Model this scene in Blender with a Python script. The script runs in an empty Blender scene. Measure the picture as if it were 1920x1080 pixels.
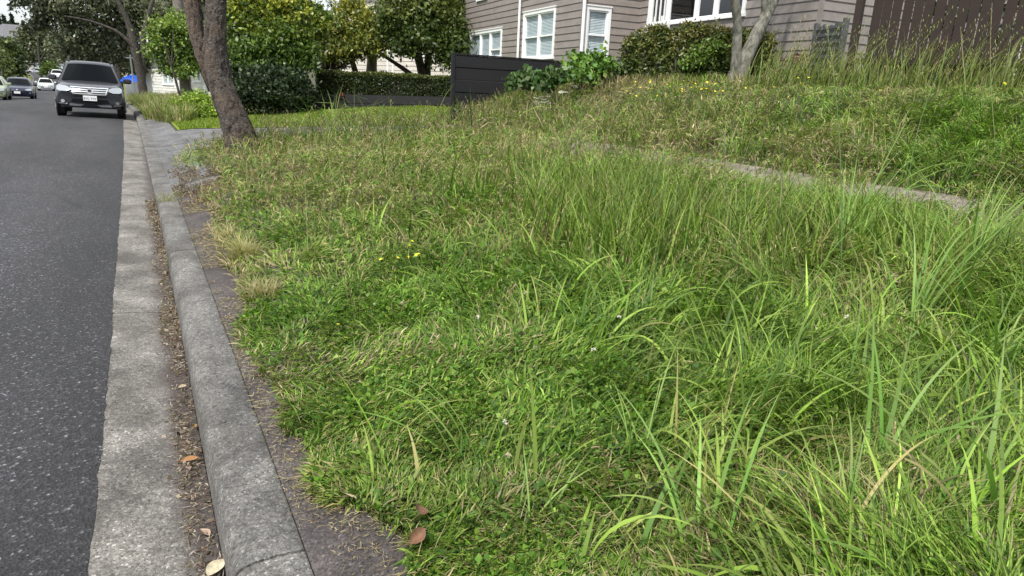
import bpy, math, random
import numpy as np
R = math.radians
rng = np.random.default_rng(11)
random.seed(5)
scene = bpy.context.scene
# ------------------------------------------------------------------ camera
CAM_H = 1.5; FPX = 1280.0
YAW = R(28.5); PITCH = R(15.8); ROLL = R(2.6)
fwd = np.array([math.sin(YAW)*math.cos(PITCH), math.cos(YAW)*math.cos(PITCH), -math.sin(PITCH)])
rt0 = np.array([math.cos(YAW), -math.sin(YAW), 0.0]); up0 = np.cross(rt0, fwd)
rgt = math.cos(ROLL)*rt0 + math.sin(ROLL)*up0; upv = np.cross(rgt, fwd)
CAMP = np.array([0.0, 0.0, CAM_H])
from mathutils import Matrix, Vector
cd = bpy.data.cameras.new('camera'); cam = bpy.data.objects.new('camera', cd)
scene.collection.objects.link(cam)
m = Matrix(((rgt[0], upv[0], -fwd[0], 0), (rgt[1], upv[1], -fwd[1], 0), (rgt[2], upv[2], -fwd[2], CAM_H), (0, 0, 0, 1)))
cam.matrix_world = m
cd.sensor_width = 36; cd.lens = 36*FPX/1920; cd.clip_start = 0.05; cd.clip_end = 3000
scene.camera = cam
# ------------------------------------------------------------------ world, sun
SUN_EL, SUN_AZ = R(56), R(230)      # azimuth clockwise from +Y: behind the camera, a little left
w = bpy.data.worlds.new('World'); scene.world = w; w.use_nodes = True
nt = w.node_tree; nt.nodes.clear()
sky = nt.nodes.new('ShaderNodeTexSky'); sky.sky_type = 'NISHITA'; sky.sun_disc = False
sky.sun_elevation = SUN_EL; sky.sun_rotation = SUN_AZ; sky.air_density = 1.2; sky.dust_density = 2.0
tc = nt.nodes.new('ShaderNodeTexCoord'); mp = nt.nodes.new('ShaderNodeMapping')
mp.inputs['Scale'].default_value = (1, 1, 2.2)
nz = nt.nodes.new('ShaderNodeTexNoise'); nz.inputs['Scale'].default_value = 2.3; nz.inputs['Detail'].default_value = 7; nz.inputs['Roughness'].default_value = .55
rp = nt.nodes.new('ShaderNodeValToRGB'); rp.color_ramp.elements[0].position = .36; rp.color_ramp.elements[0].color = (.25,.25,.25,1); rp.color_ramp.elements[1].position = .52
mx = nt.nodes.new('ShaderNodeMix'); mx.data_type = 'RGBA'
mx.inputs[7].default_value = (7.6, 7.9, 8.4, 1)     # cloud, in the sky texture's own units
bg = nt.nodes.new('ShaderNodeBackground'); bg.inputs['Strength'].default_value = .11
out = nt.nodes.new('ShaderNodeOutputWorld')
L = nt.links.new
L(tc.outputs['Generated'], mp.inputs[0]); L(mp.outputs[0], nz.inputs['Vector']); L(nz.outputs[0], rp.inputs[0])
L(rp.outputs[0], mx.inputs[0]); L(sky.outputs[0], mx.inputs[6]); L(mx.outputs[2], bg.inputs[0]); L(bg.outputs[0], out.inputs[0])
ld = bpy.data.lights.new('sun', 'SUN'); ld.energy = 4.3; ld.angle = R(3); ld.color = (1, .95, .87)
lo = bpy.data.objects.new('sun', ld); scene.collection.objects.link(lo)
sd = Vector((math.sin(SUN_AZ)*math.cos(SUN_EL), math.cos(SUN_AZ)*math.cos(SUN_EL), math.sin(SUN_EL)))
lo.rotation_euler = sd.to_track_quat('Z', 'Y').to_euler(); lo.location = (0, -5, 30)
scene.view_settings.view_transform = 'Standard'; scene.view_settings.look = 'None'
scene.view_settings.exposure = 0.5; scene.view_settings.gamma = 1

# ------------------------------------------------------------------ helpers
def ray(x, y): return fwd + rgt*(x-960)/FPX - upv*(y-540)/FPX
def at_depth(x, y, t): return CAMP + ray(x, y)*t
def at_Y(x, y, Y): d = ray(x, y); return CAMP + d*(Y/d[1])
def vnoise(x, y, seed=0):
    x = np.asarray(x, float); y = np.asarray(y, float)
    xi = np.floor(x).astype(np.int64); yi = np.floor(y).astype(np.int64)
    xf = x-xi; yf = y-yi; u = xf*xf*(3-2*xf); v = yf*yf*(3-2*yf)
    def h(a, b):
        n = (a*374761393 + b*668265263 + seed*974634777) & 0xffffffff
        n = ((n ^ (n >> 13))*1274126177) & 0xffffffff
        return ((n ^ (n >> 16)) & 0xffff)/65535.0
    return (h(xi,yi)*(1-u)+h(xi+1,yi)*u)*(1-v) + (h(xi,yi+1)*(1-u)+h(xi+1,yi+1)*u)*v
def fbm(x, y, seed=0, o=3):
    s = 0; a = .5; t = 0
    for k in range(o):
        s = s + a*vnoise(np.asarray(x)*2**k, np.asarray(y)*2**k, seed+k*17); t += a; a *= .5
    return s/t
def sstep(x, a, b):
    t = np.clip((np.asarray(x, float)-a)/(b-a), 0, 1); return t*t*(3-2*t)

ROADZ = [(-40, 0), (5, 0), (14, .05), (26, .16), (35, .1), (50, -.2), (68, -.5), (104, -.6), (130, -.1), (160, .9), (200, 2.6), (300, 7), (600, 10)]
def zr(Y): return np.interp(Y, [a for a, b in ROADZ], [b for a, b in ROADZ])
def cx(Y):
    Y = np.asarray(Y, float); return np.where(Y > 0, -0.00033*Y*Y*(Y < 140) + (Y >= 140)*(-0.00033*140*140-0.0924*(Y-140)-.0012*(Y-140)**2), 0)
FENCE_Y = 16.6
def ground(P, Y):
    """height of the ground sheet (soil) at P (right of the gutter), Y (along the street)"""
    P = np.asarray(P, float); Y = np.asarray(Y, float)
    q = P-cx(Y); base = zr(Y)
    rise = .115 + .085*np.clip(q-.33, 0, 9)
    # low driveway crossing next to the kerb
    cross = sstep(Y, 8.7, 10.4)*(1-sstep(Y, 22.9, 24.4))
    rise = rise - cross*.11*(1-sstep(q, .3, 1.4))
    bank = .93*sstep(q, 7.15, 10.7)*(Y < FENCE_Y)*sstep(Y, -40, -20)
    rise = rise + bank 
    berm = (q > .6)*(q < 6.2)*((Y < 13.9))*(fbm(P*1.1, Y*1.1, 3)-.5)*.07*sstep(q, .6, 1.4)
    left = .1 + .06*np.clip(-8.6-q, 0, 12)
    h = np.where(q > .2, rise+berm-.06*(q < .328), np.where(q < -8.55, left, -.09))
    hill = 11*sstep(Y, 230, 420)*sstep(-P, -20, 40)
    h = h-.13*sstep(Y, 19, 23)*(1-sstep(Y, 28, 34))*sstep(q, 1.5, 4)
    return base + h + hill

def link(o): scene.collection.objects.link(o); return o
def props(o, label=None, cat=None, group=None, kind=None):
    if label: o['label'] = label
    if cat: o['category'] = cat
    if group: o['group'] = group
    if kind: o['kind'] = kind
    return o
def thing(name, label, cat, loc=(0,0,0), rz=0, group=None):
    o = link(bpy.data.objects.new(name, None)); o.location = tuple(float(v) for v in loc); o.rotation_euler = (0, 0, rz)
    o.empty_display_size = .2
    return props(o, label, cat, group)
def root_loc(p):
    while p.parent: p = p.parent
    return np.array(p.location)
def mesh_np(name, V, Fs, mat, parent=None, smooth=False, col=None, local=False, mats=None, midx=None):
    """V (n,3); Fs list of int arrays (k,3)/(k,4)/..; one mesh object"""
    V = np.asarray(V, np.float32)
    if parent is not None and not local: V = V - root_loc(parent).astype(np.float32)
    me = bpy.data.meshes.new(name)
    me.vertices.add(len(V)); me.vertices.foreach_set('co', V.ravel())
    if not isinstance(Fs, list): Fs = [Fs]
    Fs = [np.asarray(f, np.int32) for f in Fs if len(f)]
    loops = np.concatenate([f.ravel() for f in Fs]); tot = np.concatenate([np.full(len(f), f.shape[1], np.int32) for f in Fs])
    st = np.concatenate([[0], np.cumsum(tot)[:-1]]).astype(np.int32)
    me.loops.add(len(loops)); me.loops.foreach_set('vertex_index', loops)
    me.polygons.add(len(tot)); me.polygons.foreach_set('loop_start', st); me.polygons.foreach_set('loop_total', tot)
    if smooth: me.polygons.foreach_set('use_smooth', np.ones(len(tot), bool))
    if mats:
        for mm in mats: me.materials.append(mm)
        me.polygons.foreach_set('material_index', np.asarray(midx, np.int32))
    else: me.materials.append(mat)
    if col is not None:
        a = me.color_attributes.new('Col', 'FLOAT_COLOR', 'POINT')
        c = np.ones((len(V), 4), np.float32); c[:, :3] = col; a.data.foreach_set('color', c.ravel())
    me.update(calc_edges=True)
    if not (mats): me.validate(verbose=False)
    o = link(bpy.data.objects.new(name, me))
    if parent is not None: o.parent = parent
    return o
class MB:
    def __init__(s): s.v = []; s.f = []; s.n = 0; s.mi = []; s.cur = 0
    def add(s, vs, fs):
        b = s.n; s.v += [tuple(map(float, p)) for p in vs]; s.n += len(vs)
        for f in fs: s.f.append([b+i for i in f]); s.mi.append(s.cur)
        return s
    def box(s, c, d, rz=0, bev=0):
        cxx, cy, cz = c; hx, hy, hz = d[0]/2, d[1]/2, d[2]/2
        cs, sn = math.cos(rz), math.sin(rz)
        if bev <= 0:
            P = [(x*hx, y*hy, z*hz) for z in (-1, 1) for x, y in ((-1,-1),(1,-1),(1,1),(-1,1))]
            F = [(3,2,1,0),(4,5,6,7),(0,1,5,4),(1,2,6,5),(2,3,7,6),(3,0,4,7)]
        else:
            b = min(bev, hx*.49, hy*.49, hz*.49); P = []; 
            for z, ins in ((-hz, b), (-hz+b, 0), (hz-b, 0), (hz, b)):
                ax, ay = hx-ins, hy-ins
                P += [(-ax+b, -ay, z), (ax-b, -ay, z), (ax, -ay+b, z), (ax, ay-b, z), (ax-b, ay, z), (-ax+b, ay, z), (-ax, ay-b, z), (-ax, -ay+b, z)]
            F = [tuple(range(7, -1, -1)), tuple(range(24, 32))]
            for r_ in range(3):
                for i in range(8): F.append((r_*8+i, r_*8+(i+1) % 8, r_*8+8+(i+1) % 8, r_*8+8+i))
        return s.add([(cxx+x*cs-y*sn, cy+x*sn+y*cs, cz+z) for x, y, z in P], F)
    def bar(s, a, b, w_, h_):
        """box section bar from a to b"""
        a = Vector(a); b = Vector(b); d = (b-a).normalized(); up = Vector((0,0,1)) if abs(d.z) < .95 else Vector((0,1,0))
        sx = d.cross(up).normalized()*(w_/2); sy = sx.cross(d).normalized()*(h_/2)
        P = [a-sx-sy, a+sx-sy, a+sx+sy, a-sx+sy, b-sx-sy, b+sx-sy, b+sx+sy, b-sx+sy]
        return s.add([tuple(p) for p in P], [(3,2,1,0),(4,5,6,7),(0,1,5,4),(1,2,6,5),(2,3,7,6),(3,0,4,7)])
    def tube(s, pts, rad, n=10, cap=True):
        pts = [Vector(tuple(map(float, p))) for p in pts]; rad = rad if hasattr(rad, '__len__') else [rad]*len(pts)
        V = []; ref = Vector((.31, .95, .1))
        for i, p in enumerate(pts):
            d = (pts[min(i+1, len(pts)-1)]-pts[max(i-1, 0)]).normalized()
            a = d.cross(ref).normalized(); b = d.cross(a)
            for k in range(n):
                t = 2*math.pi*k/n; V.append(tuple(p+(a*math.cos(t)+b*math.sin(t))*rad[i]))
        F = [(i*n+k, i*n+(k+1) % n, (i+1)*n+(k+1) % n, (i+1)*n+k) for i in range(len(pts)-1) for k in range(n)]
        if cap: F += [tuple(range(n-1, -1, -1)), tuple(range((len(pts)-1)*n, len(pts)*n))]
        return s.add(V, F)
    def cyl(s, c, r, h, axis='z', n=20, r2=None):
        r2 = r if r2 is None else r2; c = Vector(c)
        ax = {'x': Vector((1,0,0)), 'y': Vector((0,1,0)), 'z': Vector((0,0,1))}[axis]
        a = ax.orthogonal().normalized(); b = ax.cross(a)
        V = [tuple(c+ax*zz+(a*math.cos(2*math.pi*k/n)+b*math.sin(2*math.pi*k/n))*rr) for zz, rr in ((-h/2, r), (h/2, r2)) for k in range(n)]
        return s.add(V, [(k, (k+1) % n, n+(k+1) % n, n+k) for k in range(n)] + [tuple(range(n-1, -1, -1)), tuple(range(n, 2*n))])
    def quad(s, a, b, c, d): return s.add([a, b, c, d], [(0,1,2,3)])
    def build(s, name, mat, parent=None, smooth=False, local=False):
        me = bpy.data.meshes.new(name); V = np.array(s.v)
        if parent is not None and not local: V = V - root_loc(parent)
        me.from_pydata([tuple(p) for p in V.tolist()], [], s.f); 
        if isinstance(mat, (list, tuple)):
            for mm in mat: me.materials.append(mm)
            me.polygons.foreach_set('material_index', s.mi)
        else: me.materials.append(mat)
        if smooth: 
            me.polygons.foreach_set('use_smooth', [True]*len(s.f))
            try: me.set_sharp_from_angle(angle=R(38))
            except Exception: pass
        me.update()
        o = link(bpy.data.objects.new(name, me))
        if parent is not None: o.parent = parent
        return o

# ------------------------------------------------------------------ materials
def new_mat(name):
    m_ = bpy.data.materials.new(name); m_.use_nodes = True; n = m_.node_tree; n.nodes.clear()
    o = n.nodes.new('ShaderNodeOutputMaterial'); b = n.nodes.new('ShaderNodeBsdfPrincipled'); n.links.new(b.outputs[0], o.inputs[0])
    return m_, n, b, o
def N(n, t, **kw):
    x = n.nodes.new(t)
    for k, v in kw.items():
        if k in x.inputs: x.inputs[k].default_value = v
        else: setattr(x, k, v)
    return x
def ramp(n, src, stops):
    r_ = n.nodes.new('ShaderNodeValToRGB'); e = r_.color_ramp.elements
    while len(e) > 2: e.remove(e[-1])
    for i, (p, c) in enumerate(stops):
        el = e[i] if i < 2 else e.new(p)
        el.position = p; el.color = (c, c, c, 1) if not hasattr(c, '__len__') else (*c, 1)
    n.links.new(src, r_.inputs[0]); return r_.outputs[0]
def mixc(n, fac, a, b, mode='MIX'):
    x = n.nodes.new('ShaderNodeMix'); x.data_type = 'RGBA'; x.blend_type = mode
    for s, v in ((0, fac), (6, a), (7, b)):
        if hasattr(v, 'links') or isinstance(v, bpy.types.NodeSocket): n.links.new(v, x.inputs[s])
        else: x.inputs[s].default_value = v if not hasattr(v, '__len__') else (*v, 1)
    return x.outputs[2]
def wpos(n, scale=(1,1,1)):
    g = n.nodes.new('ShaderNodeNewGeometry'); mpp = n.nodes.new('ShaderNodeMapping'); mpp.inputs['Scale'].default_value = scale
    n.links.new(g.outputs['Position'], mpp.inputs[0]); return mpp.outputs[0]
def noise(n, vec, scale, detail=4, rough=.55):
    x = N(n, 'ShaderNodeTexNoise', Scale=scale, Detail=detail, Roughness=rough); n.links.new(vec, x.inputs['Vector']); return x.outputs[0]
def bump(n, b, h, strength=.4, dist=.01):
    x = N(n, 'ShaderNodeBump', Strength=strength, Distance=dist); n.links.new(h, x.inputs['Height']); n.links.new(x.outputs[0], b.inputs['Normal'])
def simple(name, col, rough=.6, metal=0, spec=.5, coat=0, var=0, vs=8, bmp=0, bs=60):
    m_, n, b, o = new_mat(name)
    b.inputs['Roughness'].default_value = rough; b.inputs['Metallic'].default_value = metal; b.inputs['Specular IOR Level'].default_value = spec
    b.inputs['Coat Weight'].default_value = coat; b.inputs['Coat Roughness'].default_value = .05
    if var:
        v = wpos(n); f = ramp(n, noise(n, v, vs), [(.3, 0.0), (.7, 1.0)])
        n.links.new(mixc(n, f, tuple(c*(1-var) for c in col), tuple(min(1, c*(1+var)) for c in col)), b.inputs['Base Color'])
    else: b.inputs['Base Color'].default_value = (*col, 1)
    if bmp: bump(n, b, noise(n, wpos(n), bs), bmp, .01)
    return m_
def leaf_mat(name, trans=.3, rough=.5, spec=.35):
    m_, n, b, o = new_mat(name)
    a = N(n, 'ShaderNodeVertexColor', layer_name='Col')
    n.links.new(a.outputs[0], b.inputs['Base Color']); b.inputs['Roughness'].default_value = rough; b.inputs['Specular IOR Level'].default_value = spec
    t = n.nodes.new('ShaderNodeBsdfTranslucent'); g = mixc(n, 1.0, a.outputs[0], (1.0, 1.15, .55), 'MULTIPLY'); n.links.new(g, t.inputs[0])
    mxs = n.nodes.new('ShaderNodeMixShader'); mxs.inputs[0].default_value = trans
    n.links.new(b.outputs[0], mxs.inputs[1]); n.links.new(t.outputs[0], mxs.inputs[2]); n.links.new(mxs.outputs[0], o.inputs[0])
    return m_
M = {}
M['blade'] = leaf_mat('grass_blades', .35, .55, .3)
M['leaf'] = leaf_mat('tree_leaves', .25, .45, .45)
M['needle'] = leaf_mat('conifer_needles', .1, .7, .2)
# asphalt
m_, n, b, o = new_mat('asphalt'); v = wpos(n)
vo = N(n, 'ShaderNodeTexVoronoi', Scale=95.0); n.links.new(v, vo.inputs['Vector'])
hs = N(n, 'ShaderNodeHueSaturation'); 
spk = ramp(n, vo.outputs['Color'], [(.0, .4), (.5, .9), (.76, 1.4), (.85, 2.8), (.94, 7.5)])
big = ramp(n, noise(n, wpos(n, (1, .3, 1)), 1.1, 6, .6), [(.3, .6), (.7, 1.3)])
dark = mixc(n, 1.0, (.025, .025, .0275), spk, 'MULTIPLY'); dark = mixc(n, 1.0, dark, big, 'MULTIPLY')
vk = N(n, 'ShaderNodeTexVoronoi', Scale=.42, feature='DISTANCE_TO_EDGE'); dn = N(n, 'ShaderNodeTexNoise', Scale=5.0, Detail=5.0); n.links.new(v, dn.inputs['Vector'])
vm = N(n, 'ShaderNodeMixRGB'); vm.inputs[0].default_value = .12; n.links.new(v, vm.inputs[1]); n.links.new(dn.outputs['Color'], vm.inputs[2]); n.links.new(vm.outputs[0], vk.inputs['Vector'])
crk = ramp(n, vk.outputs['Distance'], [(0, 1.0), (.004, 1.0), (.009, 0.0)])
crm = N(n, 'ShaderNodeMath', operation='MULTIPLY'); n.links.new(crk, crm.inputs[0]); n.links.new(ramp(n, noise(n, v, .5, 2), [(.5, 0.0), (.58, .75)]), crm.inputs[1])
dark = mixc(n, crm.outputs[0], dark, (.012, .012, .012))
sx_ = n.nodes.new('ShaderNodeSeparateXYZ'); n.links.new(v, sx_.inputs[0]); wx = N(n, 'ShaderNodeMath', operation='MULTIPLY_ADD'); n.links.new(noise(n, wpos(n, (1, .2, 1)), 2.0, 3), wx.inputs[0]); wx.inputs[1].default_value = .5; n.links.new(sx_.outputs[0], wx.inputs[2])
trk = N(n, 'ShaderNodeMapRange'); trk.inputs[1].default_value = -5; trk.inputs[2].default_value = 0; n.links.new(wx.outputs[0], trk.inputs[0])
dark = mixc(n, 1.0, dark, ramp(n, trk.outputs[0], [(.3, 1.0), (.5, 1.22), (.66, .95), (.82, 1.2), (.95, .85)]), 'MULTIPLY')
far = ramp(n, noise(n, v, 45, 5, .8), [(.35, .55), (.65, 1.5)])
n.links.new(mixc(n, 1.0, dark, far, 'MULTIPLY'), b.inputs['Base Color']); b.inputs['Roughness'].default_value = .78
bump(n, b, vo.outputs['Distance'], .9, .006); M['asphalt'] = m_
# concrete
def concrete(name, c1, c2, st=.8, speck=True, stain=None):
    m_, n, b, o = new_mat(name); v = wpos(n)
    f = ramp(n, noise(n, v, 3.0, 7, .62), [(.36, 0.0), (.66, 1.0)])
    c = mixc(n, f, c1, c2)
    if speck:
        vo = N(n, 'ShaderNodeTexVoronoi', Scale=150.0); n.links.new(v, vo.inputs['Vector'])
        c = mixc(n, 1.0, c, ramp(n, vo.outputs['Color'], [(0, .35), (.4, .85), (.8, 1.2), (.95, 2.4)]), 'MULTIPLY')
    c = mixc(n, 1.0, c, ramp(n, noise(n, v, 34, 7, .85), [(.34, .45), (.66, 1.45)]), 'MULTIPLY')
    c = mixc(n, ramp(n, noise(n, wpos(n, (1, .6, 1)), 1.7, 6, .7), [(.48, 0.0), (.66, .6)]), c, tuple(x*.42*k for x, k in zip(c1, (1.15, 1.0, .85))))
    c = mixc(n, ramp(n, noise(n, wpos(n, (1.5, 1, 1)), 6, 7, .8), [(.6, 0.0), (.68, .65)]), c, (.035, .04, .025))
    if stain:   # dirt band along the kerb, where silt lies
        g = n.nodes.new('ShaderNodeSeparateXYZ'); n.links.new(v, g.inputs[0])
        wob = N(n, 'ShaderNodeMath', operation='MULTIPLY_ADD'); n.links.new(noise(n, wpos(n, (1, .5, 1)), 5, 5), wob.inputs[0]); wob.inputs[1].default_value = .16; n.links.new(g.outputs[0], wob.inputs[2])
        c = mixc(n, ramp(n, wob.outputs[0], stain[0]), c, stain[1])
    n.links.new(c, b.inputs['Base Color']); b.inputs['Roughness'].default_value = .88
    bump(n, b, noise(n, v, 160, 5, .7), st, .006); return m_
M['gutter'] = concrete('gutter_concrete', (.1, .094, .086), (.235, .222, .2), 1, True, ([(.03, 0.0), (.12, .9)], (.06, .048, .046)))
M['kerb'] = concrete('kerb_concrete', (.075, .073, .069), (.19, .185, .174), 1)
M['path'] = concrete('footpath_concrete', (.15, .13, .11), (.26, .225, .19), .5)
M['drive'] = concrete('driveway_concrete', (.085, .085, .09), (.17, .17, .175), .5)
M['strip'] = concrete('old_asphalt_strip', (.05, .043, .043), (.105, .09, .088), .9)
# soil / lawn ground
m_, n, b, o = new_mat('soil'); v = wpos(n)
c = mixc(n, ramp(n, noise(n, v, 9, 6, .7), [(.35, 0.0), (.65, 1.0)]), (.022, .018, .012), (.07, .055, .036))
c = mixc(n, ramp(n, noise(n, v, 1.2, 3), [(.45, 0.0), (.6, 1.0)]), c, (.05, .065, .02))
n.links.new(c, b.inputs['Base Color']); b.inputs['Roughness'].default_value = .95; bump(n, b, noise(n, v, 50, 6, .8), 1, .02); M['soil'] = m_
m_, n, b, o = new_mat('bark_rough'); v = wpos(n, (1, 1, 1.0))
wv = N(n, 'ShaderNodeTexNoise', Scale=15.0, Detail=8, Roughness=.74, Distortion=2.8); n.links.new(wpos(n, (.8, .8, 1.7)), wv.inputs['Vector'])
c = mixc(n, ramp(n, wv.outputs[0], [(.4, 0.0), (.5, .4), (.6, 1.0)]), (.014, .011, .009), (.24, .2, .175))
c = mixc(n, ramp(n, noise(n, v, 2.5, 4), [(.45, 0.0), (.7, .45)]), c, (.26, .18, .11))
vo = N(n, 'ShaderNodeTexNoise', Scale=55.0, Detail=2); n.links.new(wpos(n, (.7, .7, 2)), vo.inputs['Vector'])
c = mixc(n, ramp(n, vo.outputs[0], [(.64, 0.0), (.72, .7)]), c, (.3, .28, .25))
n.links.new(c, b.inputs['Base Color']); b.inputs['Roughness'].default_value = .9; bump(n, b, wv.outputs[0], 1, .09); M['bark'] = m_
def bark(name, c1, c2, sc=18, d=.02):
    m_, n, b, o = new_mat(name)
    h = noise(n, wpos(n, (1, 1, .5)), sc, 6, .65)
    n.links.new(mixc(n, ramp(n, h, [(.38, 0.0), (.62, 1.0)]), c1, c2), b.inputs['Base Color']); b.inputs['Roughness'].default_value = .9; bump(n, b, h, .9, d); return m_
M['bark_dark'] = bark('bark_dark', (.02, .017, .014), (.075, .065, .055))
M['bark_grey'] = bark('bark_grey', (.06, .06, .045), (.2, .195, .165), 14)
# painted weatherboard
def board(name, col, rough=.6):
    m_, n, b, o = new_mat(name); v = wpos(n)
    f = ramp(n, noise(n, wpos(n, (1, 1, 3)), 2.2, 5), [(.3, 0.0), (.7, 1.0)])
    c = mixc(n, f, tuple(x*.87 for x in col), tuple(x*1.1 for x in col))
    c = mixc(n, ramp(n, noise(n, wpos(n, (6, 6, 1.2)), 3, 6, .7), [(.5, 0.0), (.75, .5)]), c, tuple(x*.55 for x in col))
    n.links.new(c, b.inputs['Base Color']); b.inputs['Roughness'].default_value = rough; bump(n, b, noise(n, v, 30, 4), .15, .004); return m_
M['board'] = board('taupe_weatherboard', (.225, .2, .185))
M['board_pale'] = board('pale_weatherboard', (.52, .49, .45))
M['white'] = simple('white_paint', (.78, .79, .8), .4, var=.04)
M['found'] = simple('foundation_render', (.2, .185, .17), .9, var=.2, vs=4, bmp=.3)
M['black_timber'] = board('black_timber', (.0075, .0078, .0105), .75)
M['paling'] = board('stained_palings', (.026, .0165, .0135), .9)
M['gatewood'] = board('grey_gate_slats', (.075, .078, .085), .7)
M['blind'] = simple('white_blind', (.6, .66, .69), .6)
M['dark_in'] = simple('dark_interior', (.02, .02, .022), .8)
M['roof'] = simple('grey_roof', (.12, .12, .13), .8, var=.25, vs=3)
m_, n, b, o = new_mat('window_glass'); lw_ = N(n, 'ShaderNodeLayerWeight', Blend=.5); pw_ = N(n, 'ShaderNodeMath', operation='POWER'); n.links.new(lw_.outputs['Facing'], pw_.inputs[0]); pw_.inputs[1].default_value = 4; fr = N(n, 'ShaderNodeMath', operation='MULTIPLY_ADD'); n.links.new(pw_.outputs[0], fr.inputs[0]); fr.inputs[1].default_value = .85; fr.inputs[2].default_value = .08; gl = N(n, 'ShaderNodeBsdfGlossy', Roughness=.02); tr = N(n, 'ShaderNodeBsdfTransparent')
tr.inputs[0].default_value = (.92, .96, .97, 1); ms = n.nodes.new('ShaderNodeMixShader'); n.links.new(fr.outputs[0], ms.inputs[0]); n.links.new(tr.outputs[0], ms.inputs[1]); n.links.new(gl.outputs[0], ms.inputs[2]); n.links.new(ms.outputs[0], o.inputs[0]); M['glass'] = m_
M['trim'] = simple('silver_trim', (.42, .43, .45), .35); M['metal'] = simple('galvanised_metal', (.35, .36, .38), .4, metal=.8)
M['pole'] = bark('pole_timber', (.1, .09, .08), (.19, .175, .155), 9)
M['blue'] = simple('blue_canvas', (.01, .09, .55), .7)
# ------------------------------------------------------------------ setting: ground, road, kerb
def grid_sheet(name, Ps, Ys, zf, mat, shift=True, kind='structure'):
    PP, YY = np.meshgrid(Ps, Ys)
    XX = PP + (cx(YY) if shift else 0)
    Z = zf(XX, YY); V = np.stack([XX, YY, Z], -1).reshape(-1, 3)
    nP = len(Ps); i = np.arange(len(Ys)-1)[:, None]*nP + np.arange(nP-1)[None]
    F = np.stack([i, i+1, i+nP+1, i+nP], -1).reshape(-1, 4)
    o = mesh_np(name, V, F, mat, smooth=True); 
    if kind: o['kind'] = kind
    return o
Yl = np.concatenate([np.arange(-30, 0, 2.), np.arange(0, 16.4, .12), [16.56, 16.64], np.arange(16.8, 32, .3), np.arange(32, 80, 2), np.arange(80, 260, 8), np.arange(260, 460, 20), [500, 700, 1200]])
Pl = np.concatenate([[-600, -300, -150, -80, -50, -35], np.arange(-28, -9, 2.), [-8.6, -8.5, -8.3, -4, -1, 0, .19, .21, .33], np.arange(.4, 14.1, .12), np.arange(15, 40, 3.), [60, 100, 200, 400, 800]])
grid_sheet('ground', Pl, Yl, ground, M['soil'])
Yr = np.concatenate([np.arange(-30, 30, 1.), np.arange(30, 120, 3), np.arange(120, 420, 8)])
def road_z(X, Y): q = X-cx(Y); return zr(Y)+.012+.11*(1-((q+4.3)/4.1)**2)*.8
Yrf = np.concatenate([np.arange(-30, 0, 1.), np.arange(0, 12, .04), np.arange(12, 30, 1.), np.arange(30, 120, 3), np.arange(120, 420, 8)])
ro_ = grid_sheet('road', [-8.3, -7.5, -6.5, -5.5, -4.3, -3, -2, -1.2, -.6, -.3, -.268], Yrf, road_z, M['asphalt'])
for v_ in ro_.data.vertices:
    if abs(v_.co.x-float(cx(v_.co.y))+.268) < .004: v_.co.x += float((fbm(v_.co.y*15, 3.3, 12, 4)-.5)*.022+(fbm(v_.co.y*.9, 1.3, 14, 2)-.5)*.02); v_.co.z = max(float(zr(v_.co.y))+.010, v_.co.z-.006)

def sweep(name, prof, Y0, Y1, mat, step=.5, zmod=None):
    """prof: list of (P, z) swept along the street"""
    Ys = np.arange(Y0, Y1+1e-6, step); Ys[-1] = Y1
    V = []
    for Y in Ys:
        for p, z in prof:
            V.append((p+float(cx(Y)), Y, float(zr(Y))+(zmod(p, z, Y) if zmod else z)))
    k = len(prof); F = [(i*k+j, i*k+j+1, (i+1)*k+j+1, (i+1)*k+j) for i in range(len(Ys)-1) for j in range(k-1)]
    e = (len(Ys)-1)*k
    F += [tuple(range(k-1, -1, -1)), tuple(range(e, e+k))]
    mb = MB(); mb.add(V, F); return mb
gp = [(-.30, -.12), (-.29, .0), (-.28, .008), (-.1, -.004), (.04, -.022), (.11, -.03), (.112, -.12)]
def multi(name, segs, prof, mat, zmod=None):
    big = MB()
    for a, b_ in segs:
        s = sweep('', prof, a, b_, mat, .4 if b_ < 40 else 4, zmod); big.add(s.v, s.f)
    o = big.build(name, mat, smooth=True); o['kind'] = 'structure'; return o
multi('gutter', [(-12, .18), (.19, 4.955), (4.97, 9.695), (9.71, 14.4), (14.408, 19.1), (19.108, 23.9), (23.908, 60), (60, 240)], gp, M['gutter'])
kp = [(.113, -.12), (.113, .0), (.118, .06), (.124, .085), (.135, .103), (.152, .116), (.18, .124), (.25, .127), (.322, .125), (.33, .12), (.33, -.05)]
def kerb_h(p, z, Y):
    c = float(sstep(Y, 8.9, 10.6)*(1-sstep(Y, 22.8, 24.2)))
    return z if z < .01 else z*(1-c*.85)
multi('kerb', [(-12, 1.86), (1.872, 6.175), (6.19, 9.495), (9.51, 14.4), (14.406, 19.1), (19.106, 23.9), (23.906, 60), (60, 240)], kp, M['kerb'], kerb_h)
# left kerb far side
lk = [(-8.55, -.1), (-8.55, .11), (-8.4, .12), (-8.32, .1), (-8.3, -.02)]
multi('kerb', [(-12, 60), (60, 240)], lk, M['kerb'])
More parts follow.
